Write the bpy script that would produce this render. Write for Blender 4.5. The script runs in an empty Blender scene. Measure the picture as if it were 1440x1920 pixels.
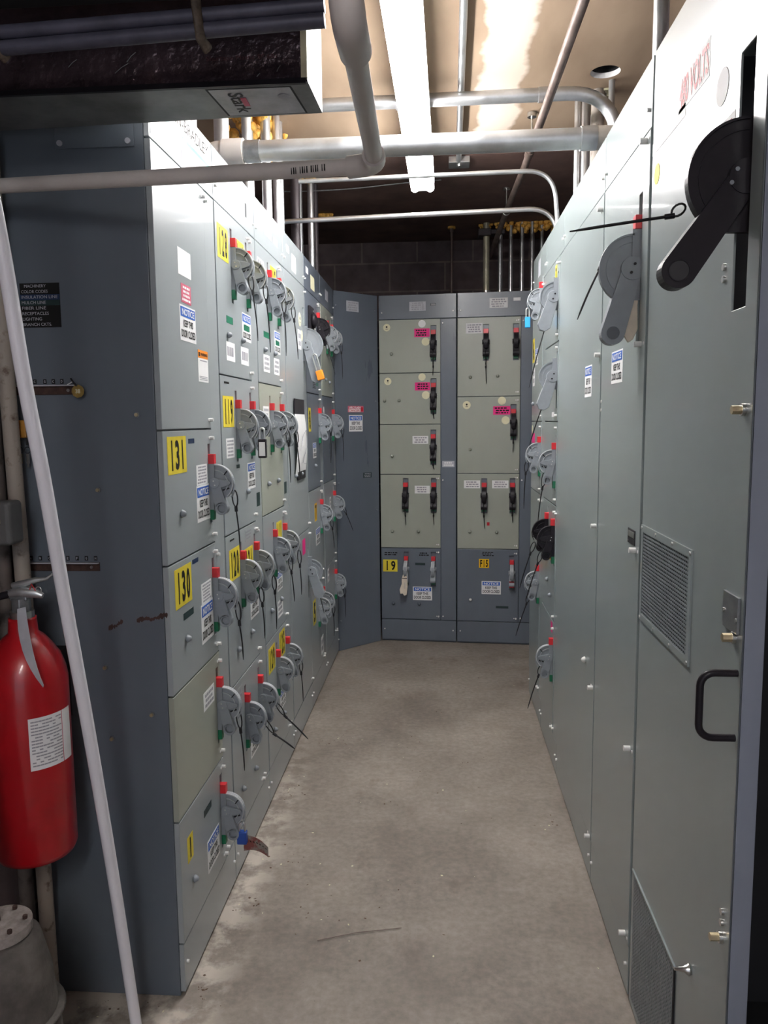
import bpy, math, random
from mathutils import Vector, Matrix
random.seed(7)
SC = bpy.context.scene
COL = SC.collection

# ---------------------------------------------------------------- camera, world, lights, exposure
CAM_H = 1.4889
PITCH, YAW, ROLL, FPX = (6.6715, 4.2755, -0.5866, 1455.75)
def make_camera():
    p, y, r = map(math.radians, (PITCH, YAW, ROLL))
    f = Vector((-math.sin(y)*math.cos(p), math.cos(y)*math.cos(p), -math.sin(p)))
    rt = Vector((math.cos(y), math.sin(y), 0)); up = rt.cross(f)
    r2 = rt*math.cos(r)+up*math.sin(r); u2 = up*math.cos(r)-rt*math.sin(r)
    cd = bpy.data.cameras.new('camera'); cam = bpy.data.objects.new('camera', cd); COL.objects.link(cam)
    m = Matrix((r2, u2, -f)).transposed().to_4x4(); m.translation = Vector((0, 0, CAM_H)); cam.matrix_world = m
    cd.sensor_fit = 'VERTICAL'; cd.sensor_height = 24; cd.sensor_width = 18; cd.lens = FPX/1920*24
    cd.clip_start = .05; cd.clip_end = 60
    SC.camera = cam
make_camera()
w = bpy.data.worlds.new('world'); SC.world = w; w.use_nodes = True
w.node_tree.nodes['Background'].inputs[0].default_value = (.80, .86, 1, 1)
w.node_tree.nodes['Background'].inputs[1].default_value = .42
SC.view_settings.view_transform = 'Standard'; SC.view_settings.look = 'None'
SC.view_settings.exposure = 1.46; SC.view_settings.gamma = 1.0; SC.view_settings.use_curve_mapping = False
TUBE_POWER = 28.0      # emission of the tubes over the aisle and of the added fill light

# ---------------------------------------------------------------- materials
MT = {}
def mat(name, col, rough=.5, metal=0., noise=0., nscale=6., stretch=(1, 1, 1), bump=0., bscale=30., spec=.5, emit=None, estr=0., col2=None, thresh=None, rvar=0., coat=0.):
    m = bpy.data.materials.new(name); m.use_nodes = True; nt = m.node_tree; b = nt.nodes['Principled BSDF']
    b.inputs['Base Color'].default_value = (*col, 1); b.inputs['Roughness'].default_value = rough
    b.inputs['Metallic'].default_value = metal; b.inputs['Specular IOR Level'].default_value = spec
    b.inputs['Coat Weight'].default_value = coat; b.inputs['Coat Roughness'].default_value = .07
    tc = nt.nodes.new('ShaderNodeTexCoord'); mp = nt.nodes.new('ShaderNodeMapping'); mp.inputs['Scale'].default_value = stretch
    nt.links.new(tc.outputs['Object'], mp.inputs[0])
    if noise or col2:
        n = nt.nodes.new('ShaderNodeTexNoise'); n.inputs['Scale'].default_value = nscale; n.inputs['Detail'].default_value = 6; n.inputs['Roughness'].default_value = .6
        nt.links.new(mp.outputs[0], n.inputs['Vector'])
        r = nt.nodes.new('ShaderNodeValToRGB')
        if thresh: r.color_ramp.elements[0].position, r.color_ramp.elements[1].position = thresh
        else: r.color_ramp.elements[0].position, r.color_ramp.elements[1].position = .3, .7
        c2 = col2 if col2 else tuple(c*(1+noise) for c in col); c1 = col if col2 else tuple(c*(1-noise) for c in col)
        r.color_ramp.elements[0].color = (*c1, 1); r.color_ramp.elements[1].color = (*c2, 1)
        nt.links.new(n.outputs[0], r.inputs[0]); nt.links.new(r.outputs[0], b.inputs['Base Color'])
        if rvar:
            mr = nt.nodes.new('ShaderNodeMapRange'); mr.inputs['From Min'].default_value = .3; mr.inputs['From Max'].default_value = .7
            mr.inputs['To Min'].default_value = rough-rvar; mr.inputs['To Max'].default_value = rough+rvar
            nt.links.new(n.outputs[0], mr.inputs[0]); nt.links.new(mr.outputs[0], b.inputs['Roughness'])
    if bump:
        n2 = nt.nodes.new('ShaderNodeTexNoise'); n2.inputs['Scale'].default_value = bscale; n2.inputs['Detail'].default_value = 5
        nt.links.new(mp.outputs[0], n2.inputs['Vector'])
        bp = nt.nodes.new('ShaderNodeBump'); bp.inputs['Strength'].default_value = bump; bp.inputs['Distance'].default_value = .01
        nt.links.new(n2.outputs[0], bp.inputs['Height']); nt.links.new(bp.outputs[0], b.inputs['Normal'])
    if emit: b.inputs['Emission Color'].default_value = (*emit, 1); b.inputs['Emission Strength'].default_value = estr
    MT[name] = m; return m
V = (1, 1, .12)
mat('blue_paint', (.115, .136, .166), .30, noise=.08, nscale=5, stretch=V, rvar=.05, bump=.012, bscale=3)
mat('side_blue_paint', (.115, .138, .165), .33, noise=.08, nscale=3, stretch=V, rvar=.06, bump=.015, bscale=3)
mat('grey_door_paint', (.305, .340, .352), .29, noise=.05, nscale=1.6, stretch=(1, 1, .6), coat=.25)
mat('right_door_paint', (.262, .304, .304), .31, noise=.05, nscale=1.6, stretch=(1, 1, .6), spec=.35, coat=.35)
mat('green_door_paint', (.325, .345, .290), .33, noise=.04, nscale=5, stretch=(1, 1, .3), rvar=.03)
mat('handle_grey', (.25, .275, .30), .38, noise=.06, nscale=40)
mat('handle_black', (.018, .016, .020), .35, noise=.1, nscale=40, spec=.18)
mat('cup_shade_grey', (.10, .11, .125), .45, noise=.06, nscale=40)  # darker grey paints the shade inside the lever cup
mat('shade_black', (.008, .008, .010), .4, noise=.1, nscale=40)  # near-black paints the shade of lever cups and pointer slits
mat('rim_highlight', (.40, .42, .44), .4, noise=.05, nscale=40)  # lighter grey paints the highlight on the disc rims
mat('red_plastic', (.62, .025, .035), .35, noise=.06, nscale=30)
mat('green_plastic', (.008, .16, .07), .4, noise=.1, nscale=30)
mat('slot_dark', (.008, .008, .010), .7, noise=.2)
mat('tie_black', (.006, .006, .008), .35, noise=.1)
mat('zinc', (.62, .62, .60), .28, 1., noise=.12, nscale=30)
mat('white_screw', (.75, .75, .73), .3, noise=.05, nscale=40)
mat('brass', (.55, .40, .13), .35, 1., noise=.2, nscale=60)
mat('paper_white', (.80, .80, .80), .55, noise=.03, nscale=12, spec=.18)
mat('cream', (.75, .72, .50), .5, noise=.04, nscale=20, spec=.18)
mat('yellow_label', (.72, .58, .05), .5, noise=.06, nscale=20, spec=.18)
mat('amber_label', (.85, .50, .02), .5, noise=.04, nscale=20, spec=.18)
mat('black_ink', (.012, .012, .012), .5, noise=.1, spec=.18)
mat('grey_ink', (.33, .33, .36), .6, noise=.1, spec=.18)
mat('blue_ink', (.03, .12, .50), .45, noise=.05, spec=.18)
mat('red_ink', (.50, .02, .035), .5, noise=.08, spec=.18)
mat('pink_label', (.80, .035, .24), .5, noise=.05, spec=.18)
mat('rose_label', (.55, .12, .18), .5, noise=.1, nscale=25, spec=.18)
mat('green_tape', (.01, .15, .08), .4, noise=.15)
mat('dark_tape', (.012, .035, .035), .35, noise=.2)
mat('teal', (.06, .60, .60), .4, noise=.05)
mat('white_ink', (.85, .85, .85), .5, noise=.03, spec=.18)
mat('navy_tape', (.01, .03, .09), .3, noise=.1)
mat('orange_body', (.85, .26, .015), .4, noise=.06, nscale=30)
mat('orange_dull', (.42, .20, .03), .45, noise=.15, nscale=30)
mat('blue_body', (.02, .07, .33), .35, noise=.08)
mat('sky_body', (.03, .35, .80), .4, noise=.05)
mat('red_lock', (.22, .012, .02), .4, noise=.1)
mat('pvc_grey', (.62, .58, .545), .42, noise=.08, nscale=9, stretch=(1, 1, 1))
mat('galvanized', (.52, .54, .55), .36, .85, noise=.14, nscale=14, rvar=.08)
mat('bright_emt', (.62, .63, .64), .30, .9, noise=.10, nscale=12)
mat('old_steel', (.22, .17, .15), .5, .4, noise=.35, nscale=12, col2=(.11, .075, .06))
mat('dark_pipe', (.04, .032, .036), .5, .3, noise=.3, nscale=12)
mat('white_pole', (.82, .82, .88), .22, noise=.02, nscale=10)
mat('foil_dark', (.070, .048, .060), .22, .45, noise=.35, nscale=9, bump=.5, bscale=45)
mat('foil_white', (.75, .75, .75), .35, noise=.05, nscale=20, bump=.1)  # white puts the fixture's light into the colour of the duct end
mat('duct_metal', (.16, .165, .165), .42, .2, noise=.45, nscale=7, bump=.1, bscale=20)
mat('rail_blue', (.085, .085, .12), .45, .2, noise=.25, nscale=20)
mat('rust', (.055, .028, .022), .85, noise=.4, nscale=60)
mat('extinguisher_red', (.37, .004, .009), .30, noise=.12, nscale=10, bump=.03, bscale=20, coat=.3)
mat('beige_pipe', (.33, .29, .25), .6, noise=.2, nscale=30, col2=(.12, .08, .06), thresh=(.56, .70))
mat('dark_beige_pipe', (.12, .10, .09), .7, noise=.2, nscale=30, col2=(.05, .04, .035), thresh=(.5, .7))
mat('box_grey', (.10, .10, .10), .45, noise=.1, nscale=30)
mat('dirty_grey', (.12, .105, .095), .8, noise=.3, nscale=20, col2=(.05, .045, .04), bump=.3, bscale=60)
mat('foam', (.75, .42, .08), .6, noise=.3, nscale=40, bump=.6, bscale=60)
mat('mesh_metal', (.22, .25, .26), .35, .3, noise=.1, nscale=20)
mat('yellow_panel', (.60, .32, .03), .5, noise=.06, nscale=20)
mat('tag_paper', (.72, .64, .52), .6, noise=.10, nscale=30)
mat('fixture_white', (.78, .78, .78), .4, noise=.02)
mat('clear_strip', (.35, .37, .38), .15, noise=.1)
mat('debris_mat', (.10, .06, .035), .8, noise=.4, nscale=40)
mat('tube_glow', (1, 1, 1), .4, noise=.0, emit=(1, .97, .96), estr=TUBE_POWER)
mat('sticker_grey', (.34, .34, .36), .4, noise=.25, nscale=20)
mat('blank_grey', (.45, .46, .50), .4, noise=.1, nscale=20)
mat('strip_blue', (.20, .225, .28), .4, noise=.08, nscale=10, stretch=V)
mat('zinc_dark', (.25, .26, .27), .35, .7, noise=.2, nscale=40)
mat('brass_pale', (.50, .42, .27), .4, .8, noise=.2, nscale=60)
mat('tag_red_stripe', (.22, .06, .05), .6, noise=.1, nscale=30, col2=(.25, .22, .19), thresh=(.45, .55))
mat('beige_fit', (.42, .39, .34), .4, .3, noise=.1, nscale=20)
mat('cream_pipe', (.50, .47, .35), .4, .4, noise=.25, nscale=14)
mat('old_dirty', (.10, .075, .055), .6, noise=.5, nscale=60, bump=.4, bscale=80)
mat('red_print', (.07, .012, .02), .4, noise=.1)
mat('flange_dusty', (.26, .23, .215), .85, noise=.3, nscale=50, bump=.4, bscale=80)

def floor_material():
    m = bpy.data.materials.new('concrete_floor'); m.use_nodes = True; nt = m.node_tree; b = nt.nodes['Principled BSDF']
    N, L = nt.nodes.new, nt.links.new
    tc = N('ShaderNodeTexCoord')
    def noise(s, d, stretch=(1, 1, 1)):
        mp = N('ShaderNodeMapping'); mp.inputs['Scale'].default_value = stretch; L(tc.outputs['Object'], mp.inputs[0])
        n = N('ShaderNodeTexNoise'); n.inputs['Scale'].default_value = s; n.inputs['Detail'].default_value = d; n.inputs['Roughness'].default_value = .62
        L(mp.outputs[0], n.inputs[0]); return n.outputs[0]
    def ramp(src, a, c1, bb, c2):
        r = N('ShaderNodeValToRGB'); r.color_ramp.elements[0].position = a; r.color_ramp.elements[1].position = bb
        r.color_ramp.elements[0].color = (*c1, 1); r.color_ramp.elements[1].color = (*c2, 1); L(src, r.inputs[0]); return r.outputs[0]
    def mix(fac, a, c, mode='MIX'):
        x = N('ShaderNodeMix'); x.data_type = 'RGBA'; x.blend_type = mode
        if isinstance(fac, float): x.inputs[0].default_value = fac
        else: L(fac, x.inputs[0])
        for i, s in ((6, a), (7, c)):
            if isinstance(s, tuple): x.inputs[i].default_value = (*s, 1)
            else: L(s, x.inputs[i])
        return x.outputs[2]
    base = ramp(noise(2.2, 8), .34, (.185, .155, .130), .68, (.325, .285, .245))
    fine = ramp(noise(45, 6), .35, (.78, .78, .78), .7, (1.12, 1.12, 1.12))
    c = mix(1., base, fine, 'MULTIPLY')
    c = mix(ramp(noise(5.5, 9, (1, .6, 1)), .60, (0, 0, 0), .72, (1, 1, 1)), c, (.15, .115, .095))      # darker stains
    sx = N('ShaderNodeSeparateXYZ'); L(tc.outputs['Object'], sx.inputs[0])
    e = N('ShaderNodeMapRange'); e.inputs['From Min'].default_value = -.53; e.inputs['From Max'].default_value = -.63; L(sx.outputs[0], e.inputs[0])
    mu = N('ShaderNodeMath'); mu.operation = 'MULTIPLY'; L(e.outputs[0], mu.inputs[0]); L(ramp(noise(9, 5), .44, (0, 0, 0), .56, (1, 1, 1)), mu.inputs[1])
    mx = N('ShaderNodeMapRange'); mx.inputs['From Min'].default_value = 3.6; mx.inputs['From Max'].default_value = 2.6; L(sx.outputs[1], mx.inputs[0])
    mu2 = N('ShaderNodeMath'); mu2.operation = 'MULTIPLY'; L(mu.outputs[0], mu2.inputs[0]); L(mx.outputs[0], mu2.inputs[1])
    c = mix(mu2.outputs[0], c, (.50, .45, .39))                                                           # scraped light band along the left cabinets
    c = mix(ramp(noise(120, 3), .70, (0, 0, 0), .74, (1, 1, 1)), c, (.10, .08, .07))
    L(c, b.inputs['Base Color'])
    rr = N('ShaderNodeMapRange'); L(noise(4, 5), rr.inputs[0]); rr.inputs['To Min'].default_value = .42; rr.inputs['To Max'].default_value = .75; L(rr.outputs[0], b.inputs['Roughness'])
    bp = N('ShaderNodeBump'); bp.inputs['Strength'].default_value = .12; bp.inputs['Distance'].default_value = .004; L(noise(60, 6), bp.inputs['Height']); L(bp.outputs[0], b.inputs['Normal'])
    MT['concrete_floor'] = m
floor_material()
def ceiling_material():
    m = bpy.data.materials.new('ceiling_board'); m.use_nodes = True; nt = m.node_tree; b = nt.nodes['Principled BSDF']
    N, L = nt.nodes.new, nt.links.new
    tc = N('ShaderNodeTexCoord'); sx = N('ShaderNodeSeparateXYZ'); L(tc.outputs['Object'], sx.inputs[0])
    mp = N('ShaderNodeMapping'); mp.inputs['Scale'].default_value = (1, .3, 1); L(tc.outputs['Object'], mp.inputs[0])
    n = N('ShaderNodeTexNoise'); n.inputs['Scale'].default_value = 6; n.inputs['Detail'].default_value = 7; L(mp.outputs[0], n.inputs[0])
    r = N('ShaderNodeValToRGB'); r.color_ramp.elements[0].color = (.27, .19, .125, 1); r.color_ramp.elements[1].color = (.36, .265, .18, 1)
    r.color_ramp.elements[0].position = .35; r.color_ramp.elements[1].position = .65; L(n.outputs[0], r.inputs[0])
    # joint compound stripes around a board joint at x = .22
    d = N('ShaderNodeMath'); d.operation = 'SUBTRACT'; L(sx.outputs[0], d.inputs[0]); d.inputs[1].default_value = .235
    n3 = N('ShaderNodeTexNoise'); n3.inputs['Scale'].default_value = 5; n3.inputs['Detail'].default_value = 4; L(tc.outputs['Object'], n3.inputs[0])
    a = N('ShaderNodeMath'); a.operation = 'ABSOLUTE'; L(d.outputs[0], a.inputs[0])
    ad = N('ShaderNodeMath'); ad.operation = 'MULTIPLY_ADD'; L(n3.outputs[0], ad.inputs[0]); ad.inputs[1].default_value = .12; L(a.outputs[0], ad.inputs[2])
    mr = N('ShaderNodeMapRange'); mr.inputs['From Min'].default_value = .15; mr.inputs['From Max'].default_value = .13; L(ad.outputs[0], mr.inputs[0])
    mr2 = N('ShaderNodeMapRange'); mr2.inputs['From Min'].default_value = 4.6; mr2.inputs['From Max'].default_value = 4.3; L(sx.outputs[1], mr2.inputs[0])
    mu = N('ShaderNodeMath'); mu.operation = 'MULTIPLY'; L(mr.outputs[0], mu.inputs[0]); L(mr2.outputs[0], mu.inputs[1])
    x = N('ShaderNodeMix'); x.data_type = 'RGBA'; L(mu.outputs[0], x.inputs[0]); L(r.outputs[0], x.inputs[6]); x.inputs[7].default_value = (.66, .56, .47, 1)
    L(x.outputs[2], b.inputs['Base Color']); b.inputs['Roughness'].default_value = .8
    MT['ceiling_board'] = m
ceiling_material()
mat('dark_brown_board', (.120, .070, .058), .75, noise=.35, nscale=5)  # far ceiling board, darker and browner than the near ceiling
def block_material():
    m = bpy.data.materials.new('block_wall'); m.use_nodes = True; nt = m.node_tree; b = nt.nodes['Principled BSDF']
    N, L = nt.nodes.new, nt.links.new
    tc = N('ShaderNodeTexCoord'); sx = N('ShaderNodeSeparateXYZ'); L(tc.outputs['Object'], sx.inputs[0])
    ad = N('ShaderNodeMath'); ad.operation = 'ADD'; L(sx.outputs[0], ad.inputs[0]); L(sx.outputs[1], ad.inputs[1])
    cb = N('ShaderNodeCombineXYZ'); L(ad.outputs[0], cb.inputs[0]); L(sx.outputs[2], cb.inputs[1])
    br = N('ShaderNodeTexBrick'); br.inputs['Scale'].default_value = 1; br.inputs['Brick Width'].default_value = .406; br.inputs['Row Height'].default_value = .203
    br.inputs['Mortar Size'].default_value = .006; br.inputs['Color1'].default_value = (.052, .042, .042, 1); br.inputs['Color2'].default_value = (.040, .034, .036, 1); br.inputs['Mortar'].default_value = (.085, .072, .068, 1)
    L(cb.outputs[0], br.inputs[0])
    n = N('ShaderNodeTexNoise'); n.inputs['Scale'].default_value = 12; n.inputs['Detail'].default_value = 6; L(tc.outputs['Object'], n.inputs[0])
    x = N('ShaderNodeMix'); x.data_type = 'RGBA'; x.blend_type = 'MULTIPLY'; x.inputs[0].default_value = .8; L(br.outputs[0], x.inputs[6]); L(n.outputs[0], x.inputs[7])
    x2 = N('ShaderNodeMix'); x2.data_type = 'RGBA'; x2.blend_type = 'MULTIPLY'; x2.inputs[0].default_value = 1; L(x.outputs[2], x2.inputs[6]); x2.inputs[7].default_value = (4.2, 3.9, 3.9, 1)
    L(x2.outputs[2], b.inputs['Base Color']); b.inputs['Roughness'].default_value = .85
    bp = N('ShaderNodeBump'); bp.inputs['Strength'].default_value = .3; L(n.outputs[0], bp.inputs['Height']); L(bp.outputs[0], b.inputs['Normal'])
    MT['block_wall'] = m
block_material()

# ---------------------------------------------------------------- mesh builder
TXT = {}
def text_geo(s, bold):
    k = (s, bold)
    if k not in TXT:
        cu = bpy.data.curves.new('t', 'FONT'); cu.body = s; cu.resolution_u = 3
        if bold: cu.offset = .034 if bold == 2 else .022
        o = bpy.data.objects.new('t', cu); COL.objects.link(o); bpy.context.view_layer.update()
        me = bpy.data.meshes.new_from_object(o.evaluated_get(bpy.context.evaluated_depsgraph_get()))
        TXT[k] = ([tuple(v.co) for v in me.vertices], [tuple(p.vertices) for p in me.polygons])
        bpy.data.objects.remove(o); bpy.data.curves.remove(cu); bpy.data.meshes.remove(me)
    return TXT[k]
def attach(o, parent):          # makes o a part of parent without moving it
    m = Matrix.Translation(parent.location) @ Matrix.Rotation(parent.rotation_euler.z, 4, 'Z')
    o.parent = parent; o.matrix_parent_inverse = m.inverted(); return o
class MB:
    def __init__(s): s.v = []; s.f = []; s.m = []; s.s = []; s.mats = []
    def mi(s, m):
        if m not in s.mats: s.mats.append(m)
        return s.mats.index(m)
    def add(s, vs, fs, m, smooth=False):
        o = len(s.v); s.v += [tuple(v) for v in vs]; i = s.mi(m)
        for f in fs: s.f.append(tuple(a+o for a in f)); s.m.append(i); s.s.append(smooth)
        return s
    def box(s, x0, x1, y0, y1, z0, z1, m):
        vs = [(x, y, z) for x in (x0, x1) for y in (y0, y1) for z in (z0, z1)]
        return s.add(vs, [(0, 1, 3, 2), (4, 6, 7, 5), (0, 4, 5, 1), (2, 3, 7, 6), (0, 2, 6, 4), (1, 5, 7, 3)], m)
    def prism(s, pts, x0, x1, m):          # polygon (u, z), u = outward = -y, extruded along x
        n = len(pts); a = sum(pts[i][0]*pts[(i+1) % n][1]-pts[(i+1) % n][0]*pts[i][1] for i in range(n))
        if a < 0: pts = pts[::-1]
        vs = [(x0, -u, z) for u, z in pts]+[(x1, -u, z) for u, z in pts]
        fs = [tuple(range(n-1, -1, -1))[::-1], tuple(range(2*n-1, n-1, -1))]+[(i, n+i, n+(i+1) % n, (i+1) % n) for i in range(n)]
        return s.add(vs, fs, m)
    def band(s, c, r0, r1, a0, a1, x0, x1, m, n=20):   # arc band in the (u, z) plane
        A = [math.radians(a0+(a1-a0)*i/n) for i in range(n+1)]
        for i in range(n):
            q = [(c[0]+r*math.cos(a), c[1]+r*math.sin(a)) for r, a in ((r0, A[i]), (r1, A[i]), (r1, A[i+1]), (r0, A[i+1]))]
            vs = [(x0, -u, z) for u, z in q]+[(x1, -u, z) for u, z in q]
            fs = [(0, 1, 2, 3), (7, 6, 5, 4), (1, 5, 6, 2), (0, 3, 7, 4)]
            if a1-a0 < 360:
                if i == 0: fs.append((0, 4, 5, 1))
                if i == n-1: fs.append((3, 2, 6, 7))
            s.add(vs, fs, m)
        return s
    def cyl(s, p0, p1, r0, m, r1=None, n=16, caps=True, smooth=True):
        r1 = r0 if r1 is None else r1; p0 = Vector(p0); p1 = Vector(p1); d = (p1-p0).normalized()
        a = d.orthogonal().normalized(); b = d.cross(a)
        vs = [p0+(a*math.cos(t)+b*math.sin(t))*r0 for t in [2*math.pi*i/n for i in range(n)]]+[p1+(a*math.cos(t)+b*math.sin(t))*r1 for t in [2*math.pi*i/n for i in range(n)]]
        s.add(vs, [(i, (i+1) % n, n+(i+1) % n, n+i) for i in range(n)], m, smooth)
        if caps: s.add(vs, [tuple(range(n-1, -1, -1)), tuple(range(n, 2*n))], m)
        return s
    def tube(s, P, r, m, n=12, flat=1., closed=False):
        P = [Vector(p) for p in P]; N = len(P); rs = r if isinstance(r, (list, tuple)) else [r]*N
        vs = []; T = []
        for i in range(N):
            t = (P[(i+1) % N if closed else min(i+1, N-1)]-P[i-1 if closed else max(i-1, 0)]).normalized(); T.append(t)
        a = T[0].orthogonal().normalized()
        for i in range(N):
            a = (a-T[i]*a.dot(T[i])).normalized(); b = T[i].cross(a)
            vs += [P[i]+(a*math.cos(q)+b*math.sin(q)*flat)*rs[i] for q in [2*math.pi*k/n for k in range(n)]]
        M = N if closed else N-1
        s.add(vs, [(i*n+k, i*n+(k+1) % n, ((i+1) % N)*n+(k+1) % n, ((i+1) % N)*n+k) for i in range(M) for k in range(n)], m, True)
        if not closed: s.add(vs, [tuple(range(n-1, -1, -1)), tuple(range((N-1)*n, N*n))], m)
        return s
    def lathe(s, c, prof, m, n=32, axis='z'):    # prof (r, h)
        vs = []
        for r, h in prof:
            for k in range(n):
                a = 2*math.pi*k/n
                p = (r*math.cos(a), r*math.sin(a), h) if axis == 'z' else ((r*math.cos(a), -h, r*math.sin(a)))
                vs.append((c[0]+p[0], c[1]+p[1], c[2]+p[2]))
        K = len(prof)
        return s.add(vs, [(i*n+k, i*n+(k+1) % n, (i+1)*n+(k+1) % n, (i+1)*n+k) for i in range(K-1) for k in range(n)]+[tuple(range(n-1, -1, -1)), tuple(range((K-1)*n, K*n))], m, True)
    def text(s, t, x0, x1, z0, z1, y, m, bold=True, fit=True):
        vs, fs = text_geo(t, bold)
        xs = [v[0] for v in vs]; ys = [v[1] for v in vs]; W = max(xs)-min(xs); H = max(ys)-min(ys)
        sz = (z1-z0)/max(H, 1e-6); sx = (x1-x0)/W if fit else sz
        return s.add([(x0+(v[0]-min(xs))*sx, y, z0+(v[1]-min(ys))*sz) for v in vs], fs, m)
    def build(s, name, parent=None, bevel=0., loc=None, rotz=0., seg=2):
        me = bpy.data.meshes.new(name); me.from_pydata(s.v, [], s.f)
        for m in s.mats: me.materials.append(MT[m])
        me.polygons.foreach_set('material_index', s.m); me.polygons.foreach_set('use_smooth', s.s); me.update()
        o = bpy.data.objects.new(name, me); COL.objects.link(o)
        if parent: o.parent = parent
        if loc: o.location = loc
        o.rotation_euler.z = rotz
        if bevel:
            b = o.modifiers.new('bevel', 'BEVEL'); b.width = bevel; b.segments = seg; b.limit_method = 'ANGLE'; b.angle_limit = math.radians(40)
        return o
def tag(o, label=None, cat=None, group=None, kind=None):
    if label: o['label'] = label
    if cat: o['category'] = cat
    if group: o['group'] = group
    if kind: o['kind'] = kind
    return o
def empty(name, loc, rotz=0.):
    o = bpy.data.objects.new(name, None); o.empty_display_size = .05; COL.objects.link(o); o.location = loc; o.rotation_euler.z = rotz; return o
def copy_tree(o, parent):
    c = o.copy(); COL.objects.link(c); c.parent = parent
    for ch in list(o.children): copy_tree(ch, c)
    return c
def plate(mb, x0, x1, z0, z1, y0, y1, m, holes=()):     # plate between y0 (front) and y1 with rectangular through holes
    X = sorted({x0, x1, *[h[0] for h in holes], *[h[1] for h in holes]}); Z = sorted({z0, z1, *[h[2] for h in holes], *[h[3] for h in holes]})
    def solid(i, k):
        if i < 0 or k < 0 or i >= len(X)-1 or k >= len(Z)-1: return False
        cx, cz = (X[i]+X[i+1])/2, (Z[k]+Z[k+1])/2
        return not any(h[0] < cx < h[1] and h[2] < cz < h[3] for h in holes)
    idx = {}; vs = []; fs = []
    def vid(i, k, b):
        q = (i, k, b)
        if q not in idx: idx[q] = len(vs); vs.append((X[i], y1 if b else y0, Z[k]))
        return idx[q]
    for i in range(len(X)-1):
        for k in range(len(Z)-1):
            if not solid(i, k): continue
            fs.append((vid(i, k, 0), vid(i+1, k, 0), vid(i+1, k+1, 0), vid(i, k+1, 0)))
            fs.append((vid(i, k, 1), vid(i, k+1, 1), vid(i+1, k+1, 1), vid(i+1, k, 1)))
            if not solid(i-1, k): fs.append((vid(i, k, 0), vid(i, k+1, 0), vid(i, k+1, 1), vid(i, k, 1)))
            if not solid(i+1, k): fs.append((vid(i+1, k, 0), vid(i+1, k, 1), vid(i+1, k+1, 1), vid(i+1, k+1, 0)))
            if not solid(i, k-1): fs.append((vid(i, k, 0), vid(i, k, 1), vid(i+1, k, 1), vid(i+1, k, 0)))
            if not solid(i, k+1): fs.append((vid(i, k+1, 0), vid(i+1, k+1, 0), vid(i+1, k+1, 1), vid(i, k+1, 1)))
    mb.add(vs, fs, m)

# ---------------------------------------------------------------- room shell
H = 2.30; XL = -.6694; XR = .4758; YL = 1.8246; YR = 1.8831; W = .508; ZC = 2.80; YB = 5.86; BA = math.radians(-4.6658); BX, BY = -.4089, 5.1575
tag(MB().box(-1.10, 1.02, -3.0, YB, -.05, 0, 'concrete_floor').build('floor'), kind='structure')
tag(MB().box(-1.10, 1.02, YB, YB+.1, 0, ZC, 'block_wall').build('wall_back'), kind='structure')
tag(MB().box(-1.20, -1.10, -3.0, YB, 0, ZC, 'block_wall').build('wall_left'), kind='structure')
tag(MB().box(1.02, 1.12, -3.0, YB, 0, ZC, 'block_wall').build('wall_right'), kind='structure')
def ceiling():
    mb = MB(); hc = (.624, 3.183); hr = .056; a = .09
    X = [-1.10, hc[0]-a, hc[0]+a, 1.02]; Y = [-3.0, hc[1]-a, hc[1]+a, 4.02]
    for i in range(3):
        for k in range(3):
            if i == 1 and k == 1: continue
            mb.add([(X[i], Y[k], ZC), (X[i], Y[k+1], ZC), (X[i+1], Y[k+1], ZC), (X[i+1], Y[k], ZC)], [(0, 1, 2, 3)], 'ceiling_board')
    n = 32
    ci = [(hc[0]+hr*math.cos(2*math.pi*j/n), hc[1]+hr*math.sin(2*math.pi*j/n)) for j in range(n)]
    sq = []
    for j in range(n):
        t = 2*math.pi*j/n; c, s_ = math.cos(t), math.sin(t); q = a/max(abs(c), abs(s_)); sq.append((hc[0]+c*q, hc[1]+s_*q))
    vs = [(*p, ZC) for p in sq]+[(*p, ZC) for p in ci]+[(*p, ZC+.02) for p in ci]+[(*p, ZC+.16) for p in ci]
    mb.add(vs, [(j, n+j, n+(j+1) % n, (j+1) % n) for j in range(n)], 'ceiling_board')
    mb.add(vs, [(n+j, 2*n+j, 2*n+(j+1) % n, n+(j+1) % n) for j in range(n)], 'paper_white')
    mb.add(vs, [(2*n+j, 3*n+j, 3*n+(j+1) % n, 2*n+(j+1) % n) for j in range(n)]+[tuple(range(3*n, 4*n))], 'slot_dark')
    mb.box(-1.10, 1.02, -3.0, 4.02, ZC+.17, ZC+.2, 'slot_dark')
    tag(mb.build('ceiling'), kind='structure')
    tag(MB().box(-1.10, 1.02, 4.02, YB, ZC-.012, ZC+.1, 'dark_brown_board').build('ceiling_far_board'), kind='structure')
ceiling()

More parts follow.
